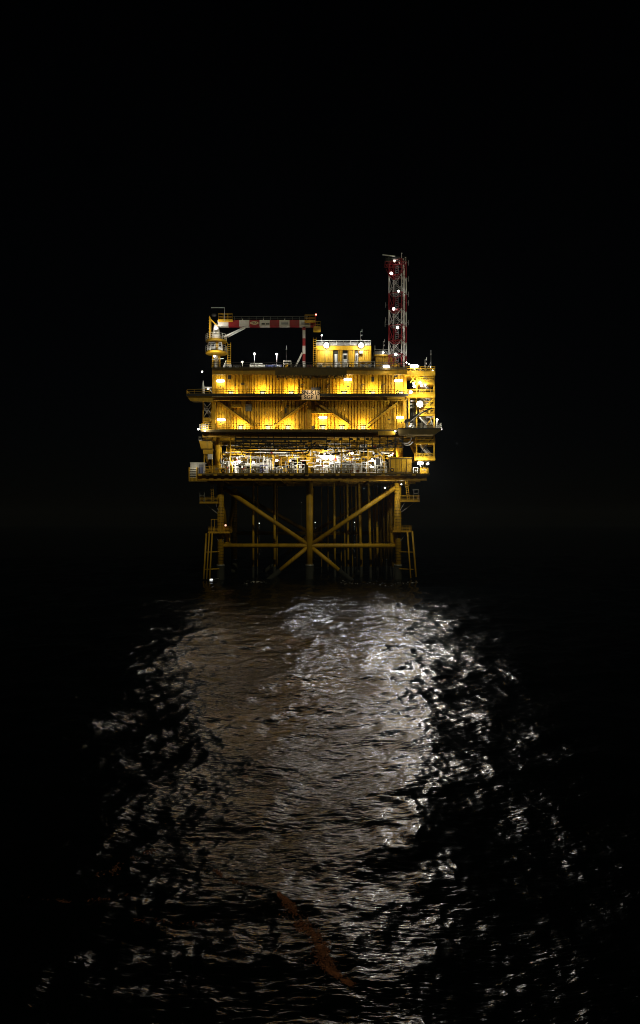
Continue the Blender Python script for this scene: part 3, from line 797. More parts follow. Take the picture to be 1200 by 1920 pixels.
# posts and aerials
def post(px, py0, py1, y, label, cat, head=None, r=.06, stay=None, mat='galv', name='lamp_post', power=0):
    a, b = P(px, py1, y), P(px, py0, y); t = thing(name, label, cat, a)
    MB().tube(a, b, r, 8, r*.8).build('pole', mat, t, True)
    if head == 'lamp':
        MB().lathe(b, [(.05,-.05),(.26,.0),(.28,.1),(.1,.2)], 12).build('lamp_head', 'white', t, True)
        MB().lathe(b, [(.05,-.18),(.2,-.14),(.22,-.06)], 12).build('lens', 'warm', t, True)
        light('lamp_light', 'POINT', b + Vector((0, -.35, -.3)), power or 40, t, (1, .95, .85), .2)
    if head == 'aerial':
        m = MB(); m.bar(b + Vector((0,0,-.1)), b + Vector((.32,0,.05)), .1); m.bar(b + Vector((.32,0,-.2)), b + Vector((.32,0,.45)), .1)
        m.bar(b + Vector((0,0,-.9)), b + Vector((.3,0,-.85)), .08); m.bar(b + Vector((.3,0,-1.05)), b + Vector((.3,0,-.7)), .09)
        m.build('aerial', 'white', t)
    if head == 'whip':
        MB().tube(b, b + Vector((0,0,.8)), .05, 6).build('aerial', 'white', t); MB().box(b.x-.14, b.x+.14, y-.1, y+.1, b.z-.1, b.z+.1).build('base_box', 'galv', t)
    if stay: MB().bar(a.lerp(b, stay[0]), P(stay[1], py1, y), .08).build('stay', mat, t)
    return t
post(477, 663, 690, -.6, 'white lamp post on the roof nearest the crane', 'lamp post', 'lamp', power=380)
post(519, 664, 690, -.6, 'white lamp post on the roof above the blue containers', 'lamp post', 'lamp', power=380)
post(454.5, 678.5, 690, .2, 'short T-headed lamp post on the roof beside the crane', 'lamp post', 'lamp', r=.08, power=40)
post(537, 655, 690, 3, 'thin dark mast post on the roof, no lamp', 'post', 'whip', r=.11, mat='dark', name='post')
post(676, 621, 648, 3, 'whip aerial with side stay on the deckhouse roof', 'aerial', 'aerial', stay=(.5, 686), name='aerial_post')
post(690.5, 640, 648, 3, 'short stub post at the deckhouse roof corner', 'post', None, r=.12, name='post')
post(718.5, 640, 665, 6, 'aerial post with side stay on the cabin roof', 'aerial', 'aerial', stay=(.45, 729), name='aerial_post')
globe(718.5, 661.5, 5.6, .24, 'small round lamp at the foot of the cabin aerial', 40)
post(703, 655, 690, 4, 'thin bare post between deckhouse and cabin', 'post', 'whip', r=.05, mat='dark', name='post')
post(797, 674, 694, 0, 'shorter aerial post on the stair tower roof', 'aerial', 'aerial', name='aerial_post', r=.09)
post(808, 664, 694, 0, 'tall whip aerial with stay on the stair tower roof', 'aerial', 'whip', stay=(.5, 799), name='aerial_post')
globe(811, 694.5, -.3, .16, 'tiny lamp on the outer corner of the stair tower roof', 10)
globe(807, 688, -.2, .15, 'tiny lamp on the tall whip aerial of the stair tower', 10)
globe(762, 680, .5, .2, 'small lamp on a stub beside the mast foot', 40); globe(767, 683, .2, .2, 'small lamp between mast foot and stair tower flood', 40)
post(603, 632, 648, 2.6, 'thin post with blue white lamp at the deckhouse corner', 'lamp post', None, r=.04, name='lamp_post')
globe(603.3, 629, 2.6, .19, 'blue white lamp on the thin deckhouse corner post', 12, (.8,.85,1), 'lamp')

# ------------------------------------------------------------------ crane
cr = thing('pedestal_crane', 'yellow pedestal crane with red and white box boom lying level', 'crane', P(404, 690, 2.6))
CY = 2.6; cx = P(405.5, 0, CY).x
def zc(py): return P(0, py, CY).z
for dx, dy in ((-.75, -.6), (.75, -.6), (-.75, .6), (.75, .6)):
    MB().tube((cx+dx, CY+dy, zc(690)), (cx+dx*.9, CY+dy*.9, zc(668)), .13, 8).build('pedestal_leg', 'yellow', cr, True)
MB().tube((cx, CY, zc(690)), (cx, CY, zc(667)), .42, 14).build('pedestal', 'white', cr, True)
MB().bar((cx-.8, CY-.8, zc(676)), (cx+1.7, CY-.8, zc(674)), .12).build('tie_bar', 'white', cr)
MB().bar(P(418, 690, CY-1), P(424, 676, CY-1), .13).build('tie_bar', 'white', cr)
def ring(py, r, h, hr, name):
    z = zc(py); f = MB().lathe((cx, CY, z), [(r*.8,-h),(r*.97,-h),(r,-h*.8),(r,-.02),(r*.99,0),(.3,0)], 28).build(name, 'yellow', cr)
    m = MB(); n = 16
    for k in range(n):
        a = 2*math.pi*k/n; a2 = 2*math.pi*(k+1)/n
        p = Vector((cx+r*math.cos(a), CY+r*math.sin(a), z)); q = Vector((cx+r*math.cos(a2), CY+r*math.sin(a2), z))
        m.bar(p, p+Vector((0,0,hr)), .06)
        for hh in (hr, hr*.66, hr*.33): m.bar(p+Vector((0,0,hh)), q+Vector((0,0,hh)), .055)
    m.build('handrail', 'boomwhite', f)
ring(661, 2.25, .34, 1.2, 'ring_platform'); ring(639, 2.2, .36, 1.2, 'ring_platform')
MB().lathe((cx, CY, zc(661)), [(1.35,0),(1.4,.1),(1.4,1.7),(1.35,1.85)], 20).build('machinery_drum', 'yellow', cr, True)
for px, mt, w in ((400, 'grey', 9), (393, 'white', 3), (413, 'white', 6)):
    x = P(px, 0, CY-1.6).x; m = MB().box(x-w/18, x+w/18, CY-1.75, CY-1.3, zc(660), zc(645)); o = m.build('control_cabinet', mt, cr)
    MB().box(x-w/26, x+w/26, CY-1.78, CY-1.755, zc(654), zc(648)).build('window', 'glass', o)
for a in (.4, 1.2, 2.0, 2.8, 4.0, 5.4):
    MB().bar((cx+2.05*math.cos(a), CY+2.05*math.sin(a), zc(661)), (cx+2.05*math.cos(a), CY+2.05*math.sin(a), zc(644)), .1).build('stanchion', 'yellow', cr)
# head: king post, winch hood, A-frame
MB().lathe((cx, CY, zc(639)), [(.95,0),(.95,.9),(.8,1.6),(.62,2.6),(.45,3.3),(.2,3.6)], 16).build('king_post', 'white', cr, True)
m = MB(); kx0 = P(394, 0, CY).x
for y in (CY-.6, CY+.6):
    m.bar((kx0, y, zc(639)), (kx0, y, zc(594)), .16); m.bar((kx0, y, zc(598)), (cx+.5, y, zc(614)), .16)
for k in range(9): z = zc(638 - k*5); m.bar((kx0, CY-.6, z), (kx0, CY+.6, z), .08); m.bar((kx0-.25, CY-.65, z), (kx0+.25, CY-.65, z), .06)
m.bar((kx0+.3, CY-.65, zc(639)), (kx0+.3, CY-.65, zc(600)), .07)
m.build('a_frame', 'yellow', cr)
MB().lathe((kx0+.9, CY-.5, zc(592)), [(.1,-.5),(.28,-.4),(.32,0),(.28,.4),(.1,.5)], 12, 'x').build('winch_drum', 'dark', cr, True)
# boom bands
BANDS = [(409, 429, 'boomwhite'), (429, 449, 'red'), (449, 468, 'boomwhite'), (468, 487, 'red'), (487, 506, 'boomwhite'), (506, 524, 'red'), (524, 543, 'boomwhite'), (543, 561.5, 'red'), (561.5, 582, 'boomwhite'), (582, 592, 'red')]
for a, b, mt in BANDS:
    x0, x1, z0, z1 = xz(a, b, 601.5, 613, CY)
    m = MB(); m.box(x0+.004, x1-.004, CY-.55, CY+.55, z0+.16, z1); m.box(x0+.004, x1-.004, CY-.68, CY+.68, z0, z0+.155)
    o = m.build('boom_band', mt, cr)
    MB().box(x0+.06, x1-.06, CY-.60, CY-.553, z0+.24, z0+.28).build('stiffener', mt, o)
lg = MB(); x0, x1, z0, z1 = xz(469.5, 485.5, 604.5, 610, CY)
ov = [((x0+x1)/2 + (x1-x0)/2*math.cos(a), (z0+z1)/2 + .33*math.sin(a)) for a in np.linspace(0, 2*math.pi, 25)[:-1]]
ov2 = [((x0+x1)/2 + (x1-x0)*.44*math.cos(a), (z0+z1)/2 + .26*math.sin(a)) for a in np.linspace(0, 2*math.pi, 25)[:-1]]
o = lg.prism(ov[::-1], CY-.64, CY-.61).build('maker_badge', 'pale', cr)
text('lettering', 'HEILA', .46, ((x0+x1)/2, CY-.66, (z0+z1)/2), 'black', o)
for a, b in ((490.5, 496.5), (499, 500.6), (501.2, 502.4), (503, 505)):
    MB().bbox(a, b, 606, 608.6, CY-.59, CY-.56).build('boom_mark', 'black', cr)
MB().bbox(527.5, 540.5, 604.5, 608.5, CY-.585, CY-.56).build('boom_plate', 'grey', cr)
MB().bbox(565, 579, 604.5, 608.5, CY-.585, CY-.56).build('boom_plate', 'grey', cr)
m = MB()
for k in range(11): p = P(440 + k*13.5, 601.5, CY+.4); m.bar(p, p + Vector((0,0,.85)), .05)
m.bar(P(437, 594, CY+.4), P(577, 594, CY+.4), .06); m.bar(P(437, 598, CY+.4), P(577, 598, CY+.4), .04)
m.build('boom_handrail', 'grey', cr)
for px in (455, 494, 534): p = P(px, 601.4, CY-.2); MB().bar(p, p + Vector((0,0,.42)), .14).build('boom_lug', 'white', cr)
for (a, b, c2, d2, r) in ((420, 632, 464, 611.5, .2), (427, 632.5, 460, 615.5, .12)):
    MB().tube(P(a, b, CY-.5 if r > .15 else CY+.5), P(c2, d2, CY-.3 if r > .15 else CY+.4), r, 12).build('luffing_ram', 'white', cr, True)
def basket(a, b, py0, py1, y0, y1, name):
    x0, x1, z0, z1 = xz(a, b, py0, py1, y0); f = MB().box(x0, x1, y0, y1, z0, z0+.3).build(name, 'yellow', cr)
    m = MB(); m.rail((x0+.04, y0+.04, z0+.3), (x1-.04, y0+.04, z0+.3), h=z1-z0-.3, sp=.9, r=.026, mids=1); m.rail((x0+.04, y1-.04, z0+.3), (x1-.04, y1-.04, z0+.3), h=z1-z0-.3, sp=.9, r=.026, mids=1)
    for x in (x0+.04, x1-.04): m.rail((x, y0+.04, z0+.3), (x, y1-.04, z0+.3), h=z1-z0-.3, sp=.9, r=.026, mids=1)
    m.build('handrail', 'yellow', f)
basket(409, 436, 588, 602, CY-1.5, CY-.72, 'boom_platform'); basket(571, 591, 590, 604, CY-1.4, CY-.72, 'tip_platform'); basket(587.5, 601.5, 603, 618, CY-1.5, CY+.6, 'tip_platform')
m = MB(); m.bbox(588.5, 600.5, 612, 616, CY-1.56, CY-1.51); m.build('tip_plate', 'yellow', cr)
m = MB(); m.bar(P(421, 602, CY-1.5), P(421, 576, CY-1.5), .1); m.bar(P(421.5, 577, CY-1.5), P(396, 577, CY-1.5), .16); m.build('wind_arm', 'galv', cr)
MB().ladder(P(430, 690, CY-1.3), P(430, 642, CY-1.3), .65).build('ladder', 'yellow', cr)
MB().bbox(425, 432, 676, 690, CY-1.1, CY-.4).build('ladder_housing', 'yellow', cr)
globe(592.5, 590, CY, .2, 'red white obstruction lamp at the tip of the crane boom', 12, (1,.3,.2), 'redlamp')
post(592, 592, 602, CY+.2, 'thin red post under the boom tip lamp', 'post', None, r=.07, mat='red', name='post')

br = thing('boom_rest', 'red and white banded boom rest post with yellow strut', 'boom rest', P(570, 690, CY))
for i, (a, b, mt) in enumerate(((613.5, 620, 'red'), (620, 635, 'boomwhite'), (635, 649, 'red'), (649, 664, 'boomwhite'), (664, 678, 'red'), (678, 690, 'white'))):
    x0, x1, z0, z1 = xz(567.4, 572.6, a, b, CY)
    MB().box(x0, x1, CY-.3, CY+.3, z0+.003, z1-.003).build('post_band', mt, br)
MB().bbox(566, 573.6, 615, 618, CY-.42, CY-.32).build('saddle', 'red', br)
MB().bar(P(553, 690, CY-.2), P(566.6, 662, CY-.2), .36).build('strut', 'boomwhite', br)

# ------------------------------------------------------------------ lattice mast
ms = thing('lattice_mast', 'tall red and white lattice mast with lamps and aerials on the roof', 'mast', P(746, 690, 3.5))
MC = P(745.5, 0, 3.5).x; MYc = 3.5; MR = 2.02
ANG = [R(168), R(-72), R(18), R(108)]; ANG = [R(198), R(288), R(18), R(108)]
def mp_(k, py): return Vector((MC + MR*math.cos(ANG[k]), MYc + MR*math.sin(ANG[k]), P(0, py, MYc).z))
LV = [690, 667, 641, 612, 583, 552, 519, 491]
MT = ['red', 'white', 'red', 'white', 'red', 'white', 'red']
for i, (a, b) in enumerate(zip(LV, LV[1:])):
    for k in range(4):
        MB().tube(mp_(k, a), mp_(k, b), .13, 8).build('leg', MT[i], ms, True)
        k2 = (k+1) % 4
        MB().bar(mp_(k, a), mp_(k2, b), .07).build('brace', MT[i], ms); MB().bar(mp_(k2, a), mp_(k, b), .05).build('brace', MT[i], ms)
        MB().bar(mp_(k, b), mp_(k2, b), .12).build('girt', 'red' if i % 2 else MT[i], ms)
for i, py in enumerate((667, 641, 612, 583, 552, 519)):
    m = MB(); pts = [mp_(k, py) for k in range(4)]
    i0 = len(m.v); z = pts[0].z
    for k in range(5):
        m.bar(pts[0].lerp(pts[1], k/5), pts[3].lerp(pts[2], k/5), .22, .04)
    m.build('grating', 'red' if i % 2 else 'grey', ms)
MB().ladder((MC-.1, MYc+.3, P(0, 690, MYc).z), (MC-.1, MYc+.3, P(0, 495, MYc).z), .5).build('ladder', 'grey', ms)
for k in (0.35, .5, .62): MB().tube(mp_(1, 690).lerp(mp_(2, 690), k), mp_(1, 500).lerp(mp_(2, 500), k), .07, 6).build('cable_riser', 'white', ms)
tp = P(742, 496, MYc)
m = MB()
for k in range(9): m.bar((tp.x-2.3+k*.55, MYc-1.6, tp.z), (tp.x-2.3+k*.55, MYc+1.6, tp.z), .10)
for y in (-1.6, 0, 1.6): m.bar((tp.x-2.4, MYc+y, tp.z), (tp.x+2.2, MYc+y, tp.z), .13)
m.build('top_platform', 'red', ms)
m = MB()
m.rail((tp.x-2.3, MYc-1.55, tp.z+.12), (tp.x+2.2, MYc-1.55, tp.z+.12), h=.9); m.rail((tp.x-2.3, MYc-1.55, tp.z+.12), (tp.x-2.3, MYc+1.5, tp.z+.12), h=.9); m.build('handrail', 'dark', ms)
for a, b in (((724, 505), (731, 519)), ((724, 497), (736, 512)), ((760, 497), (754, 512))): MB().bar(P(*a, MYc-1), P(*b, MYc-1.2), .14).build('knee_brace', 'red', ms)
MB().bar(P(717, 478, MYc-1.7), P(741, 480.5, MYc-1.4), .22, .16).build('radar_bar', 'white', ms)
MB().bar(P(729, 479.5, MYc-1.5), P(729.5, 496, MYc-1.5), .16).build('radar_post', 'dark', ms)
for px, py0, py1 in ((753, 474, 496), (756, 485, 496), (749, 487, 496), (760, 482, 496)):
    m = MB(); m.bar(P(px, py1, MYc), P(px, py0, MYc), .08); m.bar(P(px-1, py0+1, MYc), P(px+1.5, py0+1, MYc), .1); m.build('aerial', 'white', ms)
for px, py, sx in ((766, 493, 1), (766, 523, 1), (766, 552, 1), (723, 572, -1), (766, 568, 1), (723, 600, -1), (766, 605, 1), (722, 608, -1)):
    c = P(px, py, MYc); m = MB(); m.bar(c + Vector((0,0,-.55)), c + Vector((0,0,.55)), .12); m.bar(c, c + Vector((-.7*sx, 0, .0)), .06); m.build('panel_aerial', 'grey', ms)
for px, py, r, lb, pw in ((739.5, 489.5, .36, 'topmost, under the radar bar', 60), (733.5, 513, .38, 'on the mast corner just under the top platform', 70), (747, 546.5, .33, 'third from the top of the mast', 50),
                      (738, 579.5, .36, 'in the middle of the mast', 60), (745.5, 614.5, .34, 'third from the foot of the mast', 50), (742, 664.5, .36, 'lowest, just above the roof deck', 70)):
    globe(px, py, MYc-1.2, r, 'white mast lamp ' + lb, pw*.6, name='mast_lamp', group='lamps up the lattice mast', offset=(.5, .3, -.2))

# ------------------------------------------------------------------ stair tower
st = thing('stair_tower', 'open yellow stair tower at the mast end with zigzag flights', 'stair tower', P(792, 890, 1))
for px in (767, 781, 814):
    for y in (-.2, 4.2):
        MB().bbox(px-1.3, px+1.3, 700 if px > 770 else 742, 862 if px > 770 else 806, y, y+.28).build('post', 'yellow', st)
LN = [(760, 816, 697, 704), (782, 814, 717, 721), (763, 816, 739, 745), (786, 815, 762, 765), (786, 815, 777, 780), (778, 816, 830, 832.5), (777, 816, 859, 863)]
for a, b, p0, p1 in LN:
    f = MB().bbox(a, b, p0, p1, -.5, 4.8).build('landing', 'yellow', st)
    x0, x1, z0, z1 = xz(a, b, p0, p1, -.45)
    MB().rail((x0+.04, -.45, z1), (x1-.04, -.45, z1), h=1.0, sp=1.0).build('handrail', 'yellow', f)
    MB().rail((x1-.04, -.45, z1), (x1-.04, 4.7, z1), h=1.0, sp=1.3).build('handrail', 'yellow', f)
FL = [((806, 718), (786, 699)), ((789, 740), (808, 719)), ((806, 763), (786, 742)), ((790, 778), (809, 764)), ((808, 804), (787, 779)), ((788, 831), (808, 806)), ((807, 860), (786, 832)), ((787, 888), (806, 862))]
for i, (a, b) in enumerate(FL):
    MB().stair(P(*a, .9 + 1.6*(i % 2)), P(*b, .9 + 1.6*(i % 2)), 1.0).build('flight', 'boomwhite', st)
for a, b, mt in (((783, 703), (797, 722), 'yellow'), ((797, 720), (813, 741), 'dark'), ((813, 747), (784, 778), 'yellow'), ((786, 782), (800, 797), 'boomwhite'), ((800, 797), (812, 782), 'yellow'), ((812, 820), (783, 856), 'dark'), ((798, 782), (813, 782), 'boomwhite'),
             ((803, 705), (813, 718), 'yellow'), ((768, 703), (780, 718), 'yellow'), ((780, 703), (769, 718), 'yellow'), ((806, 782), (812, 800), 'boomwhite')):
    MB().bar(P(*a, -.3), P(*b, -.3), .22).build('brace', mt, st)
for a, b, p0, p1 in ((784, 808, 706, 716), (776, 784, 705, 716), (769, 782, 818, 833), (784, 796, 817, 830), (797, 813, 818, 829)):
    MB().bbox(a, b, p0, p1, 4.5, 4.62).build('side_plate', 'wall', st)
for px in (766, 771, 776): MB().tube(P(px, 746, 1.6), P(px, 804, 1.6), .22, 10).build('pipe', 'galv' if px != 771 else 'dark', st, True)
for py in (752, 758, 764): MB().lathe(P(770, py, .6), [(.1,-.7),(.25,-.6),(.25,.6),(.1,.7)], 10, 'x').build('air_bottle', 'galv', st, True)
MB().stair(P(768, 831, 2), P(781, 858, 2), 1.0).build('flight', 'yellow', st)

rs = random.Random(9)
for px, y in ((790, .4), (800, 2.6), (806, .4), (774, 3.0), (795, 4.0)):
    MB().bbox(px-.5, px+.5, 745, 803, y, y+.14).build('inner_post', 'boomwhite', st)
for k in range(22):
    px = rs.uniform(769, 800); w = rs.uniform(6, 14); py = rs.choice((748, 752, 756, 768, 771, 784, 788, 793, 798, 707, 712, 726, 731, 823, 838, 842, 850)); y = rs.uniform(.2, 4)
    MB().bar(P(px, py, y), P(min(px+w, 813), py, y), .11).build('cross_rail', 'boomwhite', st)
for px, py, w, h, mt in ((772, 796, 6, 6, 'white'), (790, 797, 5, 7, 'boomwhite'), (798, 756, 8, 4, 'white'), (789, 742+8, 4, 5, 'boomwhite'), (806, 795, 4, 6, 'white'), (790, 852, 6, 6, 'boomwhite')):
    MB().bbox(px-w/2, px+w/2, py-h/2, py+h/2, 1.2, 2.0).build('locker', mt, st)
op = thing('corner_platform', 'outer cantilever platform with tapered underside beside the stair tower', 'walkway', P(788, 812, 0))
s0 = [P(746, 803.5, -3), P(829, 803.5, -3), P(829, 805, -3), P(814, 815, -3), P(748, 815, -3)]
MB().prism([(p.x, p.z) for p in s0], -3, 5.5).build('floor', 'deck', op)
MB().bbox(746.5, 828, 802.8, 804.6, -3.06, -3.01).build('toe_plate', 'dark', op)
p, q = P(762, 803.4, -2.9), P(828, 803.4, -2.9)
for k in range(3): MB().rail(p.lerp(q, k/3), p.lerp(q, (k+1)/3), sp=1.2).build('handrail', 'boomwhite', op)
MB().rail(q, (q.x, 5.2, q.z), sp=1.2).build('handrail', 'boomwhite', op)
MB().bbox(802, 812, 796, 803, -1.5, 0).build('locker', 'deck', op)
MB().tube(P(819, 803.4, 0), P(819, 790, 0), .12, 8).build('lamp_pole', 'boomwhite', op)
for px, py in ((770, 798), (797, 799), (776, 800)): MB().lathe(P(px, 803.4, -1.8), [(.3,0),(.32,.3),(.2,.55),(.1,.6)], 10).build('bollard', 'white', op)

gw = thing('davit_boom', 'dark folded davit boom slanting across the stair tower', 'davit', P(763, 790, -1.6))
MB().bar(P(763, 791, -1.6), P(788, 775, -1.6), .5, .55).build('lower_boom', 'dark', gw); MB().bar(P(787, 775.5, -1.65), P(810, 765, -1.65), .32, .3).build('upper_boom', 'dark', gw)
MB().lathe(P(762, 790, -1.6), [(.35,-.5),(.42,-.4),(.42,.4),(.35,.5)], 14, 'y').build('pivot', 'dark', gw, True)
MB().tube(P(762, 803.3, -1.6), P(762, 791, -1.6), .22, 10).build('davit_post', 'dark', gw, True)
MB().tube(P(770, 790, -1.9), P(793, 771, -1.9), .08, 8).build('hydraulic_ram', 'white', gw)

# access stairs at the crane end
ls = thing('stair_tower', 'narrow open stair tower at the crane end between the walkways', 'stair tower', P(388, 888, 2))
for px in (381, 396):
    for y in (.6, 4.5): MB().bbox(px-1.0, px+1.0, 753, 806, y, y+.22).build('post', 'yellow', ls)
    for y in (.6, 4.5): MB().bbox(px-1.0+2, px+1.0+2, 812, 888, y, y+.22).build('post', 'yellow', ls)
for a, b in (((382, 756), (396, 776)), ((396, 760), (382, 782)), ((383, 770), (396, 755))): MB().bar(P(*a, .7), P(*b, .7), .16).build('brace', 'boomwhite', ls)
for i, (a, b) in enumerate((((382, 806), (396, 786)), ((396, 784), (382, 764)), ((383, 850), (397, 828)), ((397, 886), (384, 852)), ((382, 826), (396, 812)))):
    MB().stair(P(*a, 1.4 + 1.4*(i % 2)), P(*b, 1.4 + 1.4*(i % 2)), .9).build('flight', 'boomwhite' if i < 2 else 'yellow', ls)
q = [P(373, 826, .3), P(397, 826, .3), P(398, 841, .3), P(377, 841, .3)]
MB().prism([(p.x, p.z) for p in q], .3, .42).build('side_plate', 'yellow', ls); MB().bbox(381, 399, 843, 851, .3, .42).build('side_plate', 'yellow', ls)
MB().bbox(380, 397, 783, 790, .3, 2.0).build('landing', 'yellow', ls); MB().bbox(374, 398, 826, 827.4, .45, 4.6).build('landing', 'deck', ls)
MB().bbox(377, 398, 841, 842.6, .45, 4.6).build('landing', 'deck', ls)
m = MB(); m.rail(P(373, 826, .3), P(397, 826, .3), h=.9, sp=.8); m.rail(P(374, 806, -1.7), P(386, 806, -1.7), h=1.1, sp=.5); m.build('handrail', 'boomwhite', ls)
MB().bbox(389.5, 398, 851.5, 861, .2, .9).build('locker', 'white', ls)
for px in (377, 380.5, 388): MB().lathe(P(px, 805.6, -1.0), [(.25,0),(.25,.7),(.15,.9)], 10).build('bollard', 'white', ls)
wf = thing('wind_cover', 'white cone-shaped cover on a davit post at the cantilever walkway', 'cover', P(383, 742, -1.2))
MB().lathe(P(381, 742, -1.2), [(.28,0),(.34,.3),(.30,1.2),(.32,1.5),(.24,2.0),(.04,3.1)], 12).build('cone', 'white', wf, True)
MB().bar(P(380, 726.5, -1.3), P(397, 727, -1.3), .28).build('arm', 'white', wf)
MB().bar(P(391, 727, -1.3), P(398, 736, -1.3), .18).build('strut', 'white', wf)
globe(390, 729, -1.6, .15, 'tiny lamp beside the white cone cover', 14)

cc = thing('control_cabinet', 'white and blue cabinet at the crane end of the cellar deck', 'cabinet', P(371, 890, -1.5))
MB().bbox(357, 370.5, 868.5, 890, -1.6, .6).build('body', 'white', cc); MB().bbox(371, 382, 868.5, 890, -1.6, .6).build('body', 'white', cc)
for a, b in ((372.4, 376.4), (377, 381)):
    d = MB().bbox(a, b, 871, 889, -1.66, -1.61).build('door', 'blue', cc); MB().bbox(a+.5, b-.5, 872, 876, -1.69, -1.665).build('vent', 'grey', d)
MB().bbox(356, 383.5, 867, 868.4, -1.75, .7).build('lid', 'white', cc)
bk = thing('access_basket', 'yellow slatted stair basket hanging at the end of the cellar deck', 'basket', P(362, 902, -2.2))
m = MB()
for k in range(6): m.bbox(356, 368, 878+k*3.3, 879.6+k*3.3, -2.6, -1.9)
m.build('step', 'boomwhite', bk)
for px in (354.6, 369): MB().bbox(px-.7, px+.7, 876, 902, -2.7, -1.8).build('stringer', 'yellow', bk)
for k in range(6): MB().bbox(355.6+k*2.4, 357.2+k*2.4, 895, 902, -2.75, -2.72).build('slat', 'wall', bk)
MB().bbox(354, 388, 902.2, 903.4, -2.7, 1).build('floor', 'deck', bk)
MB().bbox(368, 400, 890, 903, -1.0, -.85).build('skirt_plate', 'yellow', bk)
light('basket_light', 'POINT', P(365, 874, -3.6), 35, bk, (1, .9, .7), .2)

# lifebuoys
for px, py, y, lb in ((745.5, 735, -2.05, 'dark lifebuoy on the upper walkway rail below the mast'), (656, 686, -1.0, 'dark lifebuoy on the roof rail in front of the deckhouse'),
                      (418, 883, -2.5, 'dark lifebuoy on the cellar deck rail under the crane'), (735.5, 881, -2.5, 'dark lifebuoy on the cellar deck rail beside the yellow housing')):
    c = P(px, py, y-.12); o = MB().torus(c, .31, .09, 20, 8).build('lifebuoy', 'dark', None, True); tag(o, lb, 'lifebuoy', 'lifebuoys on the rails')

# ------------------------------------------------------------------ process deck equipment and piping
rows = [  # (px0, px1, top py, y, name, label, mats)
 (400, 424, 873, -1.2, 'pump_skid', 'yellow pump skid in front of the crane-end column', ('yellow', 'boomwhite')),
 (412, 426, 858, 4.8, 'valve_skid', 'tall white skid behind the column under the crane', ('white', 'boomwhite')),
 (384, 398, 874, .2, 'pump_skid', 'small yellow skid at the crane end of the cellar deck', ('yellow', 'boomwhite')),
 (427, 441, 866, .8, 'pump_skid', 'tall white and yellow skid right of the crane-end column', ('white', 'yellow')),
 (430, 446, 856, 3.5, 'valve_skid', 'tall white ladder-framed valve skid behind the crane-end column', ('white', 'white')),
 (444, 458, 872, -1.0, 'valve_skid', 'low white motor skid under the first process floodlight', ('white', 'galv')),
 (459, 471, 873, -.6, 'valve_skid', 'white and orange valve skid under the second process floodlight', ('white', 'orange')),
 (473, 486, 876, -1.2, 'pump_skid', 'low galvanised pump skid past the orange valves', ('galv', 'white')),
 (487, 501, 872, -.2, 'pump_skid', 'blue motor skid left of the brightest process floodlight', ('blue', 'white')),
 (494, 508, 862, 3.2, 'valve_skid', 'white shelf rack behind the blue motor skid', ('white', 'galv')),
 (503, 518, 875, -1.2, 'pump_skid', 'white pump skid below the brightest process floodlight', ('white', 'galv')),
 (520, 534, 874, -.8, 'valve_skid', 'galvanised valve skid after the brightest process floodlight', ('galv', 'white')),
 (527, 541, 858, 4.2, 'junction_rack', 'yellow box rack hung behind the process floodlights', ('yellow', 'yellow')),
 (536, 552, 872, -1.0, 'valve_skid', 'white piped skid under the floodlight before the middle column', ('white', 'galv')),
 (545, 558, 860, 3.0, 'junction_rack', 'white frame with dark cupboard before the middle column', ('white', 'dark')),
 (556, 571, 870, .6, 'pump_skid', 'pale machine beside the brown cupboard', ('boomwhite', 'galv')),
 (590, 604, 872, -.9, 'pump_skid', 'white skid just past the middle column', ('white', 'galv')),
 (606, 628, 866, .8, 'pump_skid', 'wide white bottle skid past the middle column', ('white', 'galv')),
 (610, 626, 876, -1.2, 'valve_skid', 'low white valve tray in front of the bottle skid', ('white', 'grey')),
 (629, 660, 868, .4, 'pump_skid', 'long skid of grey pipe bundles', ('galv', 'white')),
 (632, 652, 878, -1.3, 'valve_skid', 'low galvanised tray in front of the pipe bundles', ('galv', 'galv')),
 (655, 676, 875, -1.0, 'valve_skid', 'white tray with red fittings', ('white', 'red')),
 (662, 684, 858, 4.5, 'junction_rack', 'white pigeonhole rack behind the red fittings', ('white', 'white')),
 (678, 688, 866, .4, 'pump_skid', 'tall white cabinet skid beside the red fittings', ('white', 'dark')),
 (690, 704, 864, -.4, 'valve_skid', 'tall yellow and white frame skid by the dark doorway', ('white', 'yellow')),
 (708, 726, 873, -.9, 'pump_skid', 'white skid before the yellow housing', ('white', 'galv')),
 (716, 730, 850, 3.2, 'valve_skid', 'tall white rack of gas bottles near the end column', ('white', 'white')),
 (775, 784, 876, -1.0, 'pump_skid', 'small white skid under the stair tower', ('white', 'galv')),
 (788, 803, 877, -.8, 'pump_skid', 'yellow and red skid at the outer end of the cellar deck', ('yellow', 'red'))]
for i, (a, b, py, y, nm, lb, mats) in enumerate(rows): skid(a, b, py, y, lb, mats, nm, 40+i, 887.8)
t = thing('brown_cupboard', 'plain brown cupboard on the cellar deck rail beside the middle column', 'cupboard', P(574.5, 888, -2.7))
MB().bbox(570.5, 578, 871, 887.8, -3.0, -2.7).build('body', 'deck', t); MB().bbox(571.2, 577.3, 872, 887, -3.04, -3.005).build('door', 'deck', t)
t = thing('control_box', 'small black box on the rail beside the middle column foot', 'box', P(585.5, 888, -2.0))
MB().bbox(582.5, 589, 878, 884, -2.4, -2.1).build('body', 'dark', t); MB().bbox(585, 586.4, 884, 887.8, -2.3, -2.2).build('foot', 'dark', t)
yh = thing('pump_housing', 'large yellow paneled housing at the foot of the end column', 'housing', P(756, 888, .2))
MB().bbox(731.5, 773, 859, 887.8, .3, 5).build('body', 'deck', yh)
for k in range(4):
    a = 733 + k*10; d = MB().bbox(a, a+8.6, 861, 884, .14, .24).build('panel', 'wall', yh); MB().bbox(a+1, a+7.6, 870, 871, .08, .135).build('panel_rib', 'yellow', d)
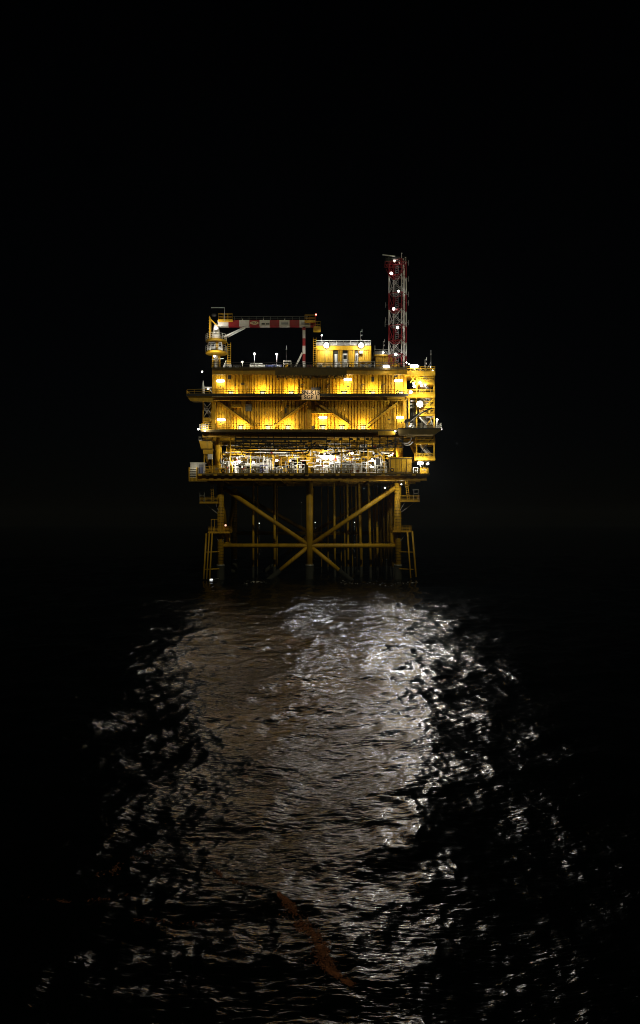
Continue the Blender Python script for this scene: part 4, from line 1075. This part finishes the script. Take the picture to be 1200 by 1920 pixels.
MB().bbox(730, 775, 857, 858.9, .1, 5.1).build('lid', 'yellow', yh)
dw = thing('doorway_frame', 'white framed dark doorway between racks on the process deck', 'doorway', P(709, 888, 3))
MB().bbox(705, 713, 853, 887.8, 3.1, 3.3).build('opening', 'dark', dw)
for a, b, c, d in ((703.6, 704.9, 851, 887.8), (713.1, 714.4, 851, 887.8), (704.9, 713.1, 851, 852.9)): MB().bbox(a, b, c, d, 2.95, 3.35).build('jamb', 'white', dw)
vs_ = thing('pressure_vessel', 'long white horizontal vessel above the bottle skid', 'tank', P(625, 888, 5))
c = P(592, 858, 5)
MB().lathe(c, [(.1,0),(.4,.1),(.55,.35),(.55,5.6),(.4,5.9),(.1,6)], 16, 'x').build('shell', 'white', vs_, True)
for dx in (1, 5): MB().box(c.x+dx-.15, c.x+dx+.15, 4.6, 5.4, P(0, 888, 5).z, c.z-.4).build('saddle', 'white', vs_)

pp = thing('process_piping', 'tangle of white, grey and yellow pipes filling the process deck', 'pipework', P(580, 888, 6))
rp = random.Random(5)
def pipe_run():
    y = rp.uniform(1.5, 10); px = rp.uniform(412, 738); py = rp.uniform(834, 882); pts = [P(px, py, y)]
    for _ in range(rp.randint(2, 5)):
        L = rp.uniform(.8, 5.0); d = rp.choice(((1,0,0),(-1,0,0),(0,0,1),(0,0,-1),(0,1,0)))
        q = pts[-1] + Vector(d)*(L if d[0] else L*.35)
        q.x = min(max(q.x, P(412, 0).x), P(742, 0).x); q.z = min(max(q.z, P(0, 886).z), P(0, 826).z)
        if (q - pts[-1]).length > .2: pts.append(q)
    if len(pts) < 2: return
    r = rp.choice((.06, .08, .11, .16)); n = pts[0]
    sm = [pts[0]]
    for a, b, c2 in zip(pts, pts[1:], pts[2:]):
        e = min(.3, (b-a).length/3, (c2-b).length/3); sm += [b + (a-b).normalized()*e, b, b + (c2-b).normalized()*e]
    sm.append(pts[-1])
    mt = rp.choice(('white', 'white', 'galv', 'white', 'boomwhite')) if pts[0].z < P(0, 862).z else rp.choice(('yellow', 'yellow', 'yellow', 'boomwhite', 'white'))
    o = MB().path(sm, r).build('pipe', mt, pp, True)
    if rp.random() < .45:
        m = pts[0].lerp(pts[1], .5); MB().lathe(m, [(r*1.2,-.2),(r*2,-.18),(r*2.2,0),(r*2,.18),(r*1.2,.2)], 8).build('valve', rp.choice(('red', 'white', 'galv', 'yellow')), o, True)
for _ in range(250): pipe_run()
for k in range(26):
    px = rp.uniform(428, 730); py = rp.uniform(838, 868); y = rp.uniform(2, 9); w = rp.uniform(5, 13); h = rp.uniform(4, 11)
    x0, x1, z0, z1 = xz(px, px+w, py, py+h, y); m = MB()
    for z in (z0, z1): m.bar((x0, y, z), (x1, y, z), .1)
    for q in range(int(w/3)+2): x = x0 + (x1-x0)*q/(int(w/3)+1); m.bar((x, y, z0), (x, y, z1), .09)
    if rp.random() < .5: m.bar((x0, y, (z0+z1)/2), (x1, y, (z0+z1)/2), .08)
    m.build('pipe_support', rp.choice(('white', 'white', 'boomwhite')) if py > 856 else rp.choice(('yellow', 'yellow', 'boomwhite')), pp)
for k in range(7):
    px = (432, 470, 512, 558, 640, 690, 720)[k]; MB().bar(P(px, 888, 2.2), P(px + rp.choice((-1, 1))*0, 820, 2.2), .2).build('pipe_post', 'yellow', pp)
for a, b in (((449, 838), (462, 866)), ((700, 838), (720, 860)), ((560, 838), (572, 852))): MB().bar(P(*a, .6), P(*b, .6), .18).build('pipe_brace', 'yellow', pp)

hz = [('dark pipe run under the walkway rising over the middle column', [(458, 851), (520, 851), (572, 851), (579, 846), (585, 839), (600, 837)], -.9, .13),
      ('thicker dark pipe just below, bending up at the middle column', [(462, 846), (515, 846), (568, 846), (576, 842), (583, 836), (592, 830)], -.6, .16),
      ('dark hose sagging from the middle column toward the end column', [(598, 853), (625, 851), (655, 847), (685, 841), (712, 839), (730, 832), (745, 828)], -1.0, .11),
      ('pale hose looped under the outer end of the middle deck', [(748, 822), (755, 829), (763, 831), (769, 827), (771, 820)], -1.4, .13),
      ('second pale hose hanging lower beside the end column', [(752, 828), (760, 834), (768, 834), (774, 828)], -1.0, .12),
      ('long straight dark pipe along the hanger frame', [(440, 841), (560, 841), (660, 841), (706, 841)], -1.35, .12)]
for lb, pts, y, r in hz:
    pv = [P(a, b, y) for a, b in pts]; sm = []
    for i in range(len(pv)-1):
        p0, p1, p2, p3 = pv[max(i-1,0)], pv[i], pv[i+1], pv[min(i+2, len(pv)-1)]
        for k in range(6):
            u = k/6; sm.append(.5*((2*p1) + (p2-p0)*u + (2*p0-5*p1+4*p2-p3)*u*u + (3*p1-p0-3*p2+p3)*u**3))
    sm.append(pv[-1])
    o = MB().path(sm, r).build('pipe' if 'pipe' in lb else 'hose', 'boomwhite' if 'pale' in lb else 'dark', None, True); tag(o, lb, 'pipe' if 'pipe' in lb else 'hose')

# ------------------------------------------------------------------ far lamps on the horizon
for px, py, lb, dist in ((591, 979.6, 'brightest far lamp low on the horizon beside the middle leg', 2600), (665, 979.4, 'far lamp on the horizon between the thin risers', 2600), (486, 981, 'far lamp on the horizon between the crane-end risers', 2400),
                   (640, 979, 'faint far lamp on the horizon past the middle leg', 3000), (707, 979.5, 'faint far lamp on the horizon before the end leg', 3000), (565, 942, 'faint far lamp high above the horizon behind the jacket', 3000)):
    s = dist/1336; x = (px-600)*s; z = 12 + (980-py)*s
    t = thing('far_beacon', lb, 'beacon', (x, dist-D, z-8)); w = 1.4 if 'faint' in lb else 2.6
    MB().lathe((x, dist-D, z), [(w*.2,-w*.5),(w*.6,-w*.3),(w*.6,w*.3),(w*.2,w*.5)], 8).build('lens', 'far', t)
    MB().tube((x, dist-D, -2), (x, dist-D, z-w*.5), 1.5, 8, .5).build('tower', 'dark', t)

# ------------------------------------------------------------------ foam on the water
def sea_z(x, y):
    X = np.array([[x]]); Y = np.array([[y]])
    Zs, sx, sy = waves(X, Y, np.array([[.07]]), np.array([[.07]])); return x+float(sx[0,0]), y+float(sy[0,0]), float(Zs[0,0])
def water_pt(px, py):
    d = CAM_H*1336/(py-980); return ((px-600)*d/1336, d-D)
def sea_many(xs, ys, sp):
    X = np.array(xs)[:, None]; Y = np.array(ys)[:, None]; w = np.full_like(X, sp)
    Zs, sx, sy = waves(X, Y, w, w); return (X+sx).ravel(), (Y+sy).ravel(), Zs.ravel()
rf = random.Random(3)
from mathutils import noise as mnoise
def patch(x, y):
    """patchy 0..1 field that breaks the foam up"""
    return .5 + .5*mnoise.noise(Vector((x*2.2, y*1.6, .3))) + .35*mnoise.noise(Vector((x*7, y*5, 2.1))) + .45*mnoise.noise(Vector((x*19, y*15, 5.1)))
def foam(pts, n, label, mat, size, sp, thr=.35):
    """flecks of foam scattered along a plan line with a varying half width (px)"""
    xs, ys = [], []
    seg = list(zip(pts, pts[1:]))
    while len(xs) < n:
        (a, b, w), (c2, d2, w2) = rf.choice(seg); u = rf.random()
        off = rf.gauss(0, .55); hw = w+(w2-w)*u
        x, y = water_pt(a+(c2-a)*u + off*hw, b+(d2-b)*u + off*hw*.35 + rf.gauss(0, 2))
        if patch(x, y) > thr + .25*abs(off): xs.append(x); ys.append(y)
    X, Y, Z = sea_many(xs, ys, sp); m = MB()
    for x, y, z in zip(X, Y, Z):
        s = size*rf.uniform(.25, 1.2); a = rf.uniform(0, 6.28); k = 5; i = len(m.v); h = rf.uniform(.0, .015)
        for j in range(k):
            an = a + 2*math.pi*j/k; rr = s*rf.uniform(.5, 1.2); m.v.append((x+rr*math.cos(an)*1.4, y+rr*math.sin(an), z+h+rf.uniform(-.7, .9)*s))
        m.v.append((x, y, z+h+s*.2)); m.f += [(i+j, i+(j+1)%k, i+k) for j in range(k)]
    o = m.build('foam', mat, None); o['kind'] = 'stuff'; o['label'] = label
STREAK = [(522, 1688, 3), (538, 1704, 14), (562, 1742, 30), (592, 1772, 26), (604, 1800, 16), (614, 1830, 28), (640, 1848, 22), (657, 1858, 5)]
foam(STREAK, 3000, 'foam streak tinted rust brown as by orange lamplight, curving across the near water', 'foam', .016, .08, .22)
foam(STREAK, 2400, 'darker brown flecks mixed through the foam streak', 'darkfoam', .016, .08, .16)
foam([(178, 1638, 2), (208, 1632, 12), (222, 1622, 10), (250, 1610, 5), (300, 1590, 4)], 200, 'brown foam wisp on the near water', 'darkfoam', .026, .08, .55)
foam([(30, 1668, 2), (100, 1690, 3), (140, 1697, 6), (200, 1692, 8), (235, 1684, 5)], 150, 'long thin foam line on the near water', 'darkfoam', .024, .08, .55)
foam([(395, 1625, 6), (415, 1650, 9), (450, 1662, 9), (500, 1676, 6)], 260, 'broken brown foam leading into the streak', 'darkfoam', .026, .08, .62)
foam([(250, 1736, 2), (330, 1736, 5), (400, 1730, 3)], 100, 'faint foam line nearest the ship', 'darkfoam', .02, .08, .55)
foam([(455, 1093, 1), (480, 1091, 2), (500, 1094, 1)], 60, 'pale foam between the legs at the waterline', 'whitefoam', .16, .6)
foam([(640, 1091, 1), (690, 1094, 2), (740, 1096, 2), (785, 1092, 1)], 90, 'pale foam line behind the end leg at the waterline', 'whitefoam', .16, .6)
